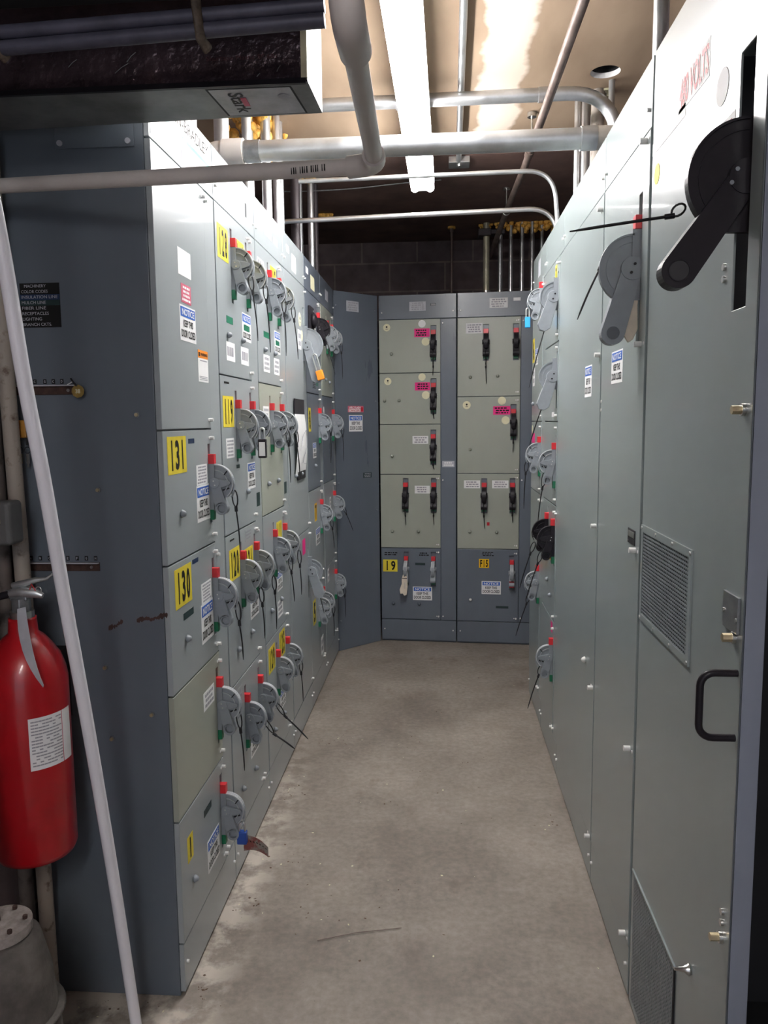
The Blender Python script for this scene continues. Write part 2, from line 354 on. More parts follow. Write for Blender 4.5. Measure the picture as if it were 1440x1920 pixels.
# ---------------------------------------------------------------- fluorescent fixture and added fill light
def fixture(name, x0, x1, y0, y1, label, group=None):
    t = empty(name, ((x0+x1)/2, (y0+y1)/2, 2.60)); dx = math.atan2(x0-x1, y1-y0); t.rotation_euler.z = dx
    tag(t, label, 'ceiling light'); h = (y1-y0)/2
    mb = MB()
    mb.add([(-.058, -h, .025), (-.045, -h, .075), (.045, -h, .075), (.058, -h, .025), (-.058, h, .025), (-.045, h, .075), (.045, h, .075), (.058, h, .025)],
           [(0, 1, 2, 3), (7, 6, 5, 4), (0, 4, 5, 1), (1, 5, 6, 2), (2, 6, 7, 3), (3, 7, 4, 0)], 'fixture_white')
    for e in (-1, 1): mb.box(-.055, .055, e*h-(.012 if e > 0 else -.0), e*h+(.0 if e > 0 else .012), -.012, .03, 'fixture_white')
    for e in (-.7, .7): mb.box(-.01, .01, e*h-.01, e*h+.01, .07, .2, 'fixture_white')
    mb.build('housing', t, bevel=.002)
    for s_ in (-1, 1): MB().cyl((s_*.036, -h+.014, -.002), (s_*.036, h-.014, -.002), .019, 'tube_glow', n=20).build('fluorescent_tube', t)
fixture('fluorescent_or_added_fill', -.108, -.089, 2.05, 3.90, 'twin-tube fluorescent strip light hanging over the aisle')

fixture('fluorescent_or_added_fill', -.10, -.10, -2.55, -.60, 'added fill light built like a strip fixture, unseen behind the camera')  # added fill light, unseen; brightens the surfaces that face the camera

# ---------------------------------------------------------------- disconnect handles (prototypes in local space, pivot at u=.018, z=0; outward = -y)
def handle_proto(kind):
    g = 'handle_black' if 'black' in kind else 'handle_grey'
    root = None
    if kind.startswith(('big', 'mid')):
        R = {'big_black': .092, 'mid_hex': .060}.get(kind, .082)
        mb = MB(); c = (-.004 if kind == 'big_black' else .016, 0)
        mb.prism([(-.012, -R*.9)]+[(c[0]+R*math.cos(math.radians(a)), R*math.sin(math.radians(a))) for a in range(-62, 91, 8)]+[(-.012, R)], -.005, .005, g)
        for r0, r1, th in ((R-.004, R, .009), (R-.020, R-.017, .007)): mb.band(c, r0, r1, -62, 90, -th, th, g, 26)
        if kind != 'big_black': mb.box(-.009, .009, -.021, .006, .02, .092 if R > .07 else .075, g)
        root = mb.build('disconnect_handle')
        lv = MB()
        if kind == 'big_hex': L_, a, w = .185, -74, .024
        elif kind == 'mid_hex': L_, a, w = .142, -72, .024
        elif kind == 'big_black': L_, a, w = .200, -55, .0265
        else: L_, a, w = .182, -74, .027
        d = (math.cos(math.radians(a)), math.sin(math.radians(a))); nrm = (-d[1], d[0])
        P = lambda t, s_: (c[0]+.004+d[0]*t+nrm[0]*s_, d[1]*t+nrm[1]*s_)
        th = .016
        if 'hex' in kind:
            lv.prism([P(-.004, w*.85), P(L_-.018, w*1.1), P(L_, w*.45), P(L_, -w*.45), P(L_-.018, -w*1.1), P(-.004, -w*.85)], -th, th, g)
        else:
            hl = L_*.86; cc = P(hl, 0); a0 = math.degrees(math.atan2(nrm[1], nrm[0]))
            end = [(cc[0]+w*1.04*math.cos(math.radians(a0-q)), cc[1]+w*1.04*math.sin(math.radians(a0-q))) for q in range(0, 181, 12)]
            lv.prism([P(-.004, w*.85)]+end+[P(-.004, -w*.85)], -th, th, g)
            cup_shade = 'shade_black' if g == 'handle_black' else 'cup_shade_grey'
            for e in (-1, 1): lv.band(cc, 0, .0155, 0, 360, min(e*th, e*(th+.0004)), max(e*th, e*(th+.0004)), cup_shade, 24); lv.band(cc, .0155, .0175, 0, 360, min(e*th, e*(th+.0012)), max(e*th, e*(th+.0012)), g, 24)  # flat darker disc paints the recess shade of the lever cup
        lv.band((c[0]+.004, 0), 0, w*1.02, 0, 360, -th-.002, th+.002, g, 24)
        for e in (-1, 1):
            for q in (.010, -.010): lv.cyl((e*(th+.0015), -.02+q*.4, q), (e*(th+.004), -.02+q*.4, q), .0035, 'handle_black' if g == 'handle_grey' else 'handle_grey', n=8)
        lv.build('lever', root, bevel=.0025)
        if kind == 'big_grey': MB().box(-.013, .013, -.016, .008, .092, .124, 'red_plastic').build('red_tip', root, bevel=.001)
        return root
    c = (.018, 0); R = .054; mb = MB()
    mb.prism([(-.012, -.050)]+[(c[0]+R*math.cos(math.radians(a)), R*math.sin(math.radians(a))) for a in range(-50, 91, 7)]+[(-.012, R)], -.0035, .0035, g)
    ge = 'rim_highlight' if g == 'handle_grey' else g; mb.band(c, R-.0035, R, -50, 90, -.009, .009, ge, 22); mb.band(c, .0355, .038, -40, 90, -.0070, .0070, ge, 18)
    for e in (-1, 1): mb.prism([(.058, -.013), (.060, -.017), (.034, -.026), (.032, -.021)], min(e*.0035, e*.0042), max(e*.0035, e*.0042), 'shade_black')  # dark sliver paints the shadow slit under the pointer
    mb.box(-.009, .009, -.018, .006, -.004, .056, g); mb.box(-.009, .009, -.014, .006, -.080, -.002, g)
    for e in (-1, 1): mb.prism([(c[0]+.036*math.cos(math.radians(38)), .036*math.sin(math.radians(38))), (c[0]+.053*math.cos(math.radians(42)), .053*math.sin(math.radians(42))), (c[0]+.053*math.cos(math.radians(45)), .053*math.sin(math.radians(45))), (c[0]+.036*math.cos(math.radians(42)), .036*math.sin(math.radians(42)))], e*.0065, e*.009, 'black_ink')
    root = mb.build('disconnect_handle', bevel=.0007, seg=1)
    lv = MB(); th = .0135; a = -76
    d = (math.cos(math.radians(a)), math.sin(math.radians(a))); nrm = (-d[1], d[0]); P = lambda t, s_: (c[0]+d[0]*t+nrm[0]*s_, d[1]*t+nrm[1]*s_)
    lv.prism([P(0, .0145), P(.062, .0165), P(.062, -.0165), P(0, -.0135)], -th, th, g)
    cc = P(.076, 0); lv.band(cc, .0118, .0185, 0, 360, -th, th, g, 22); lv.band(cc, 0, .0119, 0, 360, -.003, .003, g, 16)
    lv.prism([P(.060, .0165), P(.070, .0178), P(.066, .010), P(.060, .007)], -th, th, g); lv.prism([P(.060, -.0165), P(.070, -.0178), P(.066, -.010), P(.060, -.007)], -th, th, g)
    lv.band(c, 0, .0150, 0, 360, -th-.002, th+.002, g, 20)
    lv.prism([(c[0], .0135), (c[0]+.034, .0075), (c[0]+.043, .005), (c[0]+.047, 0), (c[0]+.043, -.006), (c[0]+.020, -.013), (c[0], -.0135)], -th+.001, th-.001, g)
    for e in (-1, 1):
        for q in (.006, -.006): lv.cyl((e*(th+.0015), -.018+q*.3, q), (e*(th+.003), -.018+q*.3, q), .0022, 'zinc', n=8)
    lv.build('lever', root, bevel=.0015)
    MB().box(-.0105, .0105, -.0185, .007, .055, .083, 'red_plastic').build('red_tip', root, bevel=.001)
    MB().box(-.0095, .0095, -.0135, .006, -.107, -.077, 'green_plastic').build('green_tip', root, bevel=.001)
    hs = MB(); hs.band((.010, -.008), .062, .0645, -32, 30, -.007, .007, g, 12)
    for t in (18, 2, -14): q = math.radians(t); hs.band((.010+.0595*math.cos(q), -.008+.0595*math.sin(q)), .0025, .006, 0, 360, -.0015, .0015, g, 12)
    hs.build('lock_hasp', root)
    return root
PROTO = {k: None for k in ('std', 'black', 'big_grey', 'big_hex', 'mid_hex', 'big_black')}
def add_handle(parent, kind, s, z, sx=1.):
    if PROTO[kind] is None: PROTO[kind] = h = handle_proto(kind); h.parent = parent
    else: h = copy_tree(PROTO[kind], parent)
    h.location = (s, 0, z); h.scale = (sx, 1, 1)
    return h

# ---------------------------------------------------------------- stickers
def sticker(parent, spec, y):
    k = spec[0]; e = .0006; mb = MB()
    if k == 'notice':
        _, x0, x1, z0, z1 = spec[:5]; mb.box(x0, x1, y-e, y, z0, z1, 'paper_white'); w_, h_ = x1-x0, z1-z0
        mb.box(x0+.05*w_, x1-.05*w_, y-2*e, y-e, z1-.32*h_, z1-.05*h_, 'blue_ink')
        mb.text('NOTICE', x0+.12*w_, x1-.12*w_, z1-.28*h_, z1-.09*h_, y-3*e, 'white_ink')
        mb.text('KEEP THIS', x0+.2*w_, x1-.2*w_, z1-.60*h_, z1-.40*h_, y-2*e, 'black_ink')
        mb.text('DOOR CLOSED', x0+.06*w_, x1-.06*w_, z1-.90*h_, z1-.68*h_, y-2*e, 'black_ink')
        if len(spec) > 5: mb.box(x0+.15*w_, x1-.2*w_, y-3*e, y-2.2*e, z1-.62*h_, z1-.42*h_, 'green_tape')
        return mb.build('notice_sticker', parent)
    if k == 'num':
        _, t, x0, x1, z0, z1 = spec[:6]; m = spec[6] if len(spec) > 6 else 'yellow_label'
        mb.box(x0, x1, y-e, y, z0, z1, m); w_, h_ = x1-x0, z1-z0; n = len(t); cw = w_*.84/n
        for i, ch in enumerate(t):
            cx = x0+w_*.08+cw*(i+.5); hw = cw*(.10 if ch in '1I' else .36); mb.text('I' if ch == '1' else ch, cx-hw, cx+hw, z0+.10*h_, z1-.10*h_, y-2*e, 'black_ink', bold=2)
        return mb.build('number_label', parent)
    if k == 'lines':     # small printed label: too small to read, rows of print
        _, x0, x1, z0, z1, n = spec[:6]; base = spec[6] if len(spec) > 6 else 'paper_white'; ink = spec[7] if len(spec) > 7 else 'grey_ink'
        mb.box(x0, x1, y-e, y, z0, z1, base); w_, h_ = x1-x0, z1-z0; rr = random.Random(int(x0*9973+z0*773))
        for i in range(n):
            zc = z1-h_*(i+.8)/(n+.6); x = x0+w_*rr.uniform(.08, .2)
            while x < x1-w_*.2:
                l = w_*rr.uniform(.06, .2); mb.box(x, min(x+l, x1-.08*w_), y-1.6*e, y-e, zc-h_*.16/n*1.5, zc+h_*.16/n*1.5, ink); x += l+w_*.04
        return mb.build('printed_label', parent)
    if k == 'blank': mb.box(spec[1], spec[2], y-e, y, spec[3], spec[4], spec[5]); return mb.build('tape' if 'tape' in spec[5] else 'blank_label', parent)
    if k == 'disc':
        _, x, z, r, m = spec[:5]; mb.cyl((x, y, z), (x, y-e*1.5, z), r, m, n=28, smooth=False)
        if len(spec) > 5: mb.cyl((x, y-e, z+r*.15), (x, y-e*2.4, z+r*.15), r*.25, 'black_ink', n=12); mb.box(x-r*.3, x+r*.3, y-e*2.4, y-e, z-r*.45, z-r*.35, 'black_ink')
        return mb.build('round_sticker', parent)
    if k == 'warning':
        _, x0, x1, z0, z1 = spec[:5]; mb.box(x0, x1, y-e, y, z0, z1, 'paper_white'); h_ = z1-z0; w_ = x1-x0
        mb.box(x0, x1, y-1.5*e, y-e, z1-.25*h_, z1, 'orange_body'); mb.text('WARNING', x0+.25*w_, x1-.08*w_, z1-.18*h_, z1-.08*h_, y-2.2*e, 'black_ink'); mb.prism([(-y+2*e, z1-.2*h_), (-y+2.2*e, z1-.2*h_), (-y+2.2*e, z1-.07*h_)], x0+.06*w_, x0+.18*w_, 'black_ink')
        mb.box(x0+.2*w_, x1-.1*w_, y-1.6*e, y-e, z1-.34*h_, z1-.31*h_, 'grey_ink')
        for i in range(3): mb.box(x0+.1*w_, x1-.1*w_, y-1.6*e, y-e, z0+(.06+.05*i)*h_, z0+(.08+.05*i)*h_, 'grey_ink')
        return mb.build('warning_sticker', parent)
    if k == 'volts':
        _, x0, x1, z0, z1 = spec[:5]; mb.box(x0, x1, y-e, y, z0, z1, 'paper_white'); mb.text('480 VOLTS', x0+.03*(x1-x0), x1-.03*(x1-x0), z0+.1*(z1-z0), z1-.1*(z1-z0), y-2*e, 'red_ink')
        return mb.build('voltage_sticker', parent)
    if k == 'danger':
        _, x0, x1, z0, z1 = spec[:5]; mb.box(x0, x1, y-e, y, z0, z1, 'rose_label'); w_, h_ = x1-x0, z1-z0
        mb.text('ARC FLASH', x0+.08*w_, x0+.8*w_, z1-.42*h_, z1-.1*h_, y-2*e, 'white_ink'); mb.box(x0+.05*w_, x0+.8*w_, y-1.5*e, y-e, z0+.06*h_, z0+.52*h_, 'white_ink')
        mb.text('DANGER!', x0+.08*w_, x0+.78*w_, z0+.11*h_, z0+.47*h_, y-2*e, 'red_ink'); mb.box(x0+.83*w_, x1-.03*w_, y-1.5*e, y-e, z0+.15*h_, z1-.2*h_, 'red_ink')
        return mb.build('danger_sticker', parent)
    if k == 'brand':
        _, x0, x1, z0, z1 = spec[:5]; w_, h_ = x1-x0, z1-z0; mb.box(x0, x1, y-e, y, z0, z1, 'paper_white')
        mb.text('ALLEN-BRADLEY', x0+.16*w_, x1-.06*w_, z1-.34*h_, z1-.12*h_, y-2*e, 'black_ink', bold=False)
        mb.box(x0, x1, y-1.5*e, y-e, z0+.47*h_, z0+.54*h_, 'teal'); mb.box(x0, x1, y-1.4*e, y-e, z0+.02*h_, z0+.47*h_, 'blank_grey')
        mb.add([(x0+.42*w_, y-2*e, z0+.03*h_), (x0+.66*w_, y-2*e, z0+.03*h_), (x0+.50*w_, y-2*e, z0+.66*h_)], [(0, 1, 2)], 'grey_ink')
        mb.text('CENTERLINE', x0+.56*w_, x1-.05*w_, z0+.2*h_, z0+.36*h_, y-2.4*e, 'white_ink')
        return mb.build('brand_panel', parent)

# ---------------------------------------------------------------- motor control centre sections
BANKS = {'L': ((XL, YL, 0), math.pi/2), 'B': ((BX, BY, 0), BA), 'R': ((XR, YR, 0), -math.pi/2)}
def bank_loc(bank, s):
    (x, y, z), r = BANKS[bank]; return (x+math.cos(r)*s, y+math.sin(r)*s, 0), r
def world(bank, s, u, z):
    (x, y, _), r = BANKS[bank]; return Vector((x+math.cos(r)*s+math.sin(r)*u, y+math.sin(r)*s-math.cos(r)*u, z))
TIES = []
def latch(mb_parent, s, z, big=1.):
    MB().cyl((s, 0, z), (s, -.013*big, z), .0052*big, 'white_screw', n=12).cyl((s-.012, -.001, z), (s-.012, -.004, z), .004, 'white_screw', n=10).build('latch', mb_parent, bevel=.0012)
def section(name, bank, s0, w, label, doors, top='blue_paint', wire='blue_paint', kick='blue_paint', body='blue_paint', top_st=(), wire_st=(), kickz=.145, wireway=.103, depth=.381, wiretop=2.143, extra=None, group=None, gl=.0022):
    loc, r = bank_loc(bank, s0); t = empty(name, loc, r); tag(t, label, 'electrical cabinet', group)
    g = .0022
    mb = MB(); mb.box(.0005, w-.0005, .013, depth, .0, H, body); e = mb.build('enclosure', t, bevel=.002)
    mb = MB(); plate(mb, g, w-g, wiretop+g, H-.002, 0, .0125, top); td = mb.build('top_wireway_door', t, bevel=.0015)
    for sx in (.022, w-.022): MB().cyl((sx, 0, wiretop+.045), (sx, -.007, wiretop+.045), .0045, 'white_screw', n=10).build('screw', td)
    for sp in top_st: sticker(td, sp, 0)
    mb = MB(); plate(mb, g, w-g, .012, kickz-g, 0, .0125, kick); kd = mb.build('kick_plate', t, bevel=.0015)
    for sx in (.022, w-.022): MB().cyl((sx, 0, .085), (sx, -.006, .085), .0045, 'white_screw', n=10).build('screw', kd)
    dw = w-wireway
    if wireway:
        mb = MB(); plate(mb, dw+g, w-g, kickz+g, wiretop-g, 0, .0125, wire); wd = mb.build('vertical_wireway_door', t, bevel=.0015)
        for z in (kickz+.03, 1.10, wiretop-.03): MB().cyl((dw+.014, 0, z), (dw+.014, -.010, z), .0048, 'white_screw', n=10).build('screw', wd)
        for sp in wire_st: sticker(wd, sp, 0)
    for d in doors:
        z0, z1, col = d['z'][0], d['z'][1], d.get('c', 'grey_door_paint'); y = -.002
        holes = []; hw = d.get('hw', .011)
        for h in d.get('h', ()):
            k, s, zp = h[0], h[1], h[2]
            if k in ('std', 'black'): holes.append((s-hw, s+hw+d.get('ho', 0), zp-.118, zp+.112))
            else: holes.append((s-.016, s+.016, zp+d.get('slot', (-.19, .19))[0], zp+d.get('slot', (-.19, .19))[1]))
        holes += d.get('holes', [])
        mb = MB(); plate(mb, gl, dw-g, z0+g, z1-g, y, .0125, col, holes)
        do = mb.build(d.get('n', 'unit_door'), t, bevel=.0015)
        for i, ho in enumerate(holes):
            fill = d.get('fill', 'slot_dark'); MB().box(ho[0]-.002, ho[1]+.002, .0088, .0125, ho[2]-.002, ho[3]+.002, fill).build('slot_backing', do)
        for h in d.get('h', ()):
            add_handle(t, h[0], h[1], h[2], d.get('hsx', 1.))
            if len(h) > 3 and h[3]: TIES.append((bank, s0+h[1], h[3], h[4]))
        if d.get('latch', True):
            for z in (z1-.026, z0+.026): latch(do, dw-.016, z)
        for (s, z) in d.get('k', ()):
            MB().lathe((s, y, z), [(.0065, 0), (.0105, .003), (.009, .008), (.006, .013), (.002, .015)], d.get('km', 'handle_grey'), 14, 'y').build('pushbutton', do)
        for sp in d.get('st', ()): sticker(do, sp, y)
    if extra: extra(t)
    return t
G = 'grey_door_paint'; GR = 'green_door_paint'; A, B2 = .18, .372
T = lambda zt, u1=None, z1=None, u2=.078: [(.066, zt-.045), (u1 or .074, zt-.10), (u2, z1 if z1 else zt-.245)]
def P(ztop): return ztop-.155
Z1, Z2, Z3, Z4, Z5 = 2.143, 1.635, 1.137, .645, .145
KN = lambda zt: [(.103, zt-.381), (.278, zt-.381)]
# S0 : nearest on the left
S0 = section('motor_control_cabinet', 'L', 0, W, 'grey motor control cabinet nearest the camera on the left, doors numbered 131 and 130', [
    dict(z=(1.472, Z1), c=G, n='blank_door', st=[('blank', .163, .265, 1.868, 1.935, 'paper_white'), ('lines', .18, .258, 1.800, 1.848, 4, 'rose_label', 'white_ink'), ('notice', .162, .290, 1.702, 1.793), ('warning', .30, .39, 1.603, 1.690)]),
    dict(z=(1.140, 1.472), c=G, h=[('std', B2, P(1.472), 'black cable tie on the handle of the door numbered 131', [(.072, 1.292), (.076, 1.24), (.083, 1.115)])], k=[(.112, 1.258)],
         st=[('num', '131', .030, .170, 1.362, 1.456), ('lines', .248, .345, 1.318, 1.374, 6), ('notice', .243, .360, 1.216, 1.317), ('blank', .19, .24, 1.435, 1.448, 'navy_tape')]),
    dict(z=(.809, 1.140), c=G, h=[('std', B2, P(1.140), 'black cable tie on the handle of the door numbered 130', [(.070, .964), (.075, .90), (.082, .79)])], k=[(.113, .929)],
         st=[('num', '130', .043, .172, 1.020, 1.122), ('lines', .252, .345, .984, 1.042, 6), ('notice', .243, .355, .872, .984), ('blank', .098, .18, .980, .998, 'dark_tape'), ('blank', .185, .235, 1.112, 1.124, 'navy_tape')]),
    dict(z=(.477, .809), c=GR, h=[('std', B2, P(.809), 'black cable tie on the handle below the door numbered 130', [(.062, .632), (.068, .57), (.076, .448)])],
         st=[('lines', .235, .335, .680, .733, 3)]),
    dict(z=(.145, .477), c=G, h=[('std', B2, P(.477))], k=[(.094, .271)],
         st=[('num', '1', .055, .100, .335, .405), ('notice', .220, .335, .205, .300), ('blank', .20, .27, .385, .405, 'dark_tape')]),
], top_st=[('brand', .012, .498, 2.152, 2.292)], body='side_blue_paint', kick=G, top='grey_door_paint', wire=G)
section('motor_control_cabinet', 'L', W, W, 'grey motor control cabinet on the left with doors numbered 128, 119 and 120', [
    dict(z=(Z2, Z1), c=G, h=[('std', A, P(Z1), 'black cable tie on the left handle of the door numbered 128', [(.060, 1.957), (.068, 1.90), (.080, 1.75)]), ('std', B2, P(Z1), 'black cable tie on the right handle of the door numbered 128', [(.065, 1.957), (.069, 1.90), (.078, 1.73)])], k=KN(Z1),
         st=[('num', '128', .022, .140, 1.985, 2.085), ('num', '118', .235, .34, 1.985, 2.085), ('blank', .095, .17, 1.800, 1.822, 'green_tape'), ('notice', .288, .408, 1.765, 1.858, 1), ('lines', .083, .183, 1.683, 1.742, 1), ('lines', .262, .362, 1.683, 1.742, 1)]),
    dict(z=(Z3, Z2), c=G, h=[('std', A, P(Z2)), ('std', B2, P(Z2))], k=[(.285, 1.254)],
         st=[('num', '119', .022, .145, 1.475, 1.572), ('lines', .045, .138, 1.378, 1.440, 5), ('notice', .302, .410, 1.258, 1.350), ('blank', .045, .10, 1.610, 1.616, 'black_ink'), ('blank', .16, .2, 1.340, 1.352, 'dark_tape')]),
    dict(z=(Z4, Z3), c=G, h=[('std', A, P(Z3), 'black cable tie on the left handle of the door numbered 120', [(.066, .937), (.070, .88), (.074, .765)]), ('std', B2, P(Z3), 'black cable tie on the right handle of the door numbered 120', [(.068, .937), (.071, .88), (.073, .745)])], k=[(.105, .75), (.285, .76)],
         st=[('num', '120', .036, .160, .985, 1.088), ('num', '121', .225, .340, .975, 1.06), ('notice', .285, .405, .80, .885), ('blank', .05, .1, 1.115, 1.120, 'black_ink'), ('lines', .24, .33, 1.085, 1.125, 3, G, 'grey_ink')]),
    dict(z=(Z5, Z4), c=G, h=[('std', A, P(Z4), 'black cable tie curving outward, lowest on the cabinet with doors 119 and 120', [(.064, .482), (.100, .426), (.167, .378)]), ('std', B2, P(Z4), 'longest curved black cable tie, tail over the floor, near the door numbered 129', [(.066, .465), (.098, .415), (.18, .333)])], k=[(.105, .27), (.28, .26)],
         st=[('notice', .23, .345, .315, .40), ('lines', .04, .14, .56, .62, 3, G, 'grey_ink')]),
], top=G, wire=G, kick=G, top_st=[('blank', .385, .40, 2.19, 2.235, 'black_ink')], wire_st=[('blank', .43, .48, 1.185, 1.235, 'dark_tape')])
section('motor_control_cabinet', 'L', 2*W, W, 'left bank cabinet with a pale green door and a door numbered 129', [
    dict(z=(Z2, Z1), c=G, h=[('std', A+.02, P(Z1), 'black cable tie on the left handle of the door numbered 117', [(.062, 1.960), (.063, 1.90), (.066, 1.745)]), ('std', B2, P(Z1), 'black cable tie on the right handle of the door numbered 117', [(.064, 1.957), (.069, 1.90), (.081, 1.745)])], k=KN(Z1),
         st=[('num', '116', .02, .135, 2.0, 2.09, 'blank_grey'), ('num', '117', .245, .345, 2.0, 2.10), ('blank', .1, .2, 1.81, 1.832, 'green_tape'), ('notice', .29, .40, 1.765, 1.855, 1), ('lines', .085, .19, 1.68, 1.745, 3), ('lines', .27, .37, 1.68, 1.745, 3)]),
    dict(z=(Z3, Z2), c=GR, h=[('std', A, P(Z2), 'black cable tie on the left handle of the pale green door on the left', [(.068, 1.455), (.072, 1.40), (.076, 1.252)]), ('std', B2, P(Z2), 'black cable tie on the right handle of the pale green door on the left', [(.065, 1.45), (.069, 1.39), (.077, 1.255)])], k=KN(Z2)[:2],
         st=[('lines', .055, .15, 1.47, 1.55, 4)]),
    dict(z=(Z4, Z3), c=G, h=[('std', A, P(Z3), 'black cable tie on the left handle of the door numbered 111', [(.066, .954), (.070, .89), (.080, .774)]), ('std', B2, P(Z3), 'black cable tie on the right handle of the door numbered 111', [(.067, .945), (.069, .88), (.072, .756)])], k=[(.10, .755), (.28, .76)],
         st=[('num', '111', .235, .335, .995, 1.085), ('notice', .22, .325, .80, .88), ('lines', .22, .32, .69, .76, 3)]),
    dict(z=(Z5, Z4), c=G, h=[('std', A, P(Z4)), ('std', B2, P(Z4), 'black cable tie on the right handle of the door numbered 129', [(.063, .468), (.064, .41), (.068, .285)])], k=[(.10, .27), (.28, .27)],
         st=[('num', '129', .030, .145, .515, .615), ('num', '125', .232, .34, .515, .625), ('notice', .22, .33, .30, .38)]),
], top=G, wire=G, kick=G, top_st=[('blank', .17, .29, 2.20, 2.265, 'paper_white'), ('blank', .32, .40, 2.20, 2.225, 'paper_white')], wire_st=[('blank', .42, .47, 1.185, 1.235, 'dark_tape')])
section('motor_control_cabinet', 'L', 3*W, W, 'tall-doored grey cabinet on the left with an orange padlocked handle and a taped paper sheet', [
    dict(z=(.958, Z1), c=G, n='tall_door', slot=(-.19, .18), h=[('big_hex', .452, 1.858)], k=[(.15, 1.245), (.30, 1.245)],
         st=[('disc', .17, 2.035, .03, 'cream', 1), ('disc', .36, 1.97, .032, 'cream', 1), ('lines', .30, .385, 1.83, 1.92, 2), ('disc', .405, 1.90, .025, 'cream')]),
    dict(z=(.15, .958), c=G, n='lower_door', slot=(-.14, .12), h=[('mid_hex', .452, .745, 'black cable tie on the low wide grey handle of the tall-doored left cabinet', [(.037, .692), (.05, .64), (.077, .528)])],
         st=[('blank', .30, .375, .85, .925, 'pink_label')]),
], top=G, kick=G, wireway=.0, top_st=[('blank', .2, .30, 2.165, 2.24, 'paper_white'), ('blank', .08, .14, 2.225, 2.255, 'paper_white')], extra=None)
S4 = section('motor_control_cabinet', 'L', 4*W, W, 'cabinet on the left with a black handle and black pilot device on its top door', [
    dict(z=(Z2, Z1), c='blue_paint', h=[('black', B2, P(Z1), 'slanting black cable tie on the black handle of the left bank', [(.053, 1.90), (.065, 1.86), (.097, 1.74)])],
         st=[('lines', .22, .32, 1.93, 2.03, 2), ('lines', .17, .30, 1.66, 1.70, 4, 'blue_paint', 'black_ink'), ('blank', .31, .36, 1.68, 1.75, 'green_tape')]),
    dict(z=(Z3, Z2), c='blue_paint', h=[('std', B2, P(Z2), 'black cable tie on the second handle down under the black one', [(.067, 1.47), (.066, 1.42), (.064, 1.264)])], k=[(.2, 1.26)],
         st=[('num', '8', .04, .11, 1.44, 1.56), ('notice', .16, .26, 1.30, 1.38)]),
    dict(z=(Z4, Z3), c=G, h=[('std', B2, P(Z3), 'black cable tie on the third handle down under the black one', [(.062, .949), (.066, .90), (.075, .79)])],
         st=[('num', '7', .17, .24, .965, 1.06, 'amber_label'), ('notice', .20, .33, .83, .92)]),
    dict(z=(Z5, Z4), c=G, h=[('std', .23, P(Z4)), ('std', B2, P(Z4), 'black cable tie on the lowest right-hand handle under the black one', [(.064, .467), (.064, .41), (.064, .289)])],
         st=[('num', '5', .06, .14, .43, .56), ('lines', .3, .38, .2, .3, 2)]),
], top='blue_paint', wire=G, kick=G, top_st=[('blank', .06, .13, 2.225, 2.255, 'paper_white'), ('blank', .2, .32, 2.17, 2.24, 'cream')])
section('motor_control_cabinet', 'L', 5*W, 4.8947-1.8246-5*W, 'farthest cabinet of the left bank, next to the plain corner panel', [
    dict(z=(Z2, Z1), c=GR, h=[('std', .20, P(Z1)), ('std', .385, P(Z1), 'upper black cable tie farthest along the left bank', [(.064, 1.952), (.066, 1.90), (.070, 1.746)])], k=[(.12, 1.73), (.27, 1.72)]),
    dict(z=(Z3, Z2), c='blue_paint', h=[('std', .385, P(Z2), 'second black cable tie down, farthest along the left bank', [(.065, 1.458), (.066, 1.40), (.068, 1.248)])], st=[('disc', .05, 1.555, .02, 'paper_white')]),
    dict(z=(Z4, Z3), c=G, h=[('std', .385, P(Z3), 'outward-slanting black cable tie against the plain corner panel', [(.064, .963), (.08, .92), (.121, .814)])], st=[('lines', .22, .27, .98, 1.04, 2)]),
    dict(z=(Z5, Z4), c=G, h=[('std', .385, P(Z4), 'lowest black cable tie farthest along the left bank', [(.062, .451), (.063, .40), (.065, .264)])], st=[('lines', .08, .14, .55, .63, 2)]),
], top='blue_paint', wire=G, kick=G, wireway=.10, top_st=[('blank', .2, .31, 2.19, 2.25, 'blank_grey')])

# corner filler panel between left bank and back bank
def corner():
    p0 = Vector((XL, 4.8947, 0)); p1 = Vector((BX-.004, BY, 0)); d = p1-p0; L_ = d.length; a = math.atan2(d.y, d.x)
    t = empty('corner_filler_panel', p0, a); tag(t, 'plain dark blue-grey corner panel with arc flash and notice stickers', 'panel')
    MB().box(.004, L_-.004, .0, .02, .0, H-.002, 'blue_paint').build('panel', t, bevel=.002)
    MB().box(.004, L_-.004, .021, .08, .0, H-.03, 'slot_dark').build('frame', t)
    for sp in [('danger', .105, .235, 1.548, 1.588), ('notice', .112, .225, 1.425, 1.530), ('lines', .105, .205, 2.18, 2.245, 4, 'blank_grey', 'grey_ink'), ('lines', .225, .298, 1.12, 1.155, 3, 'dark_tape', 'grey_ink')]: sticker(t, sp, 0)
    for (s, z) in ((.018, 2.21), (.018, 1.1), (L_-.03, 2.2), (L_-.03, 1.62), (L_-.03, .9), (.018, .2)): MB().cyl((s, 0, z), (s, -.006, z), .004, 'handle_grey', n=10).build('screw', t)
corner()

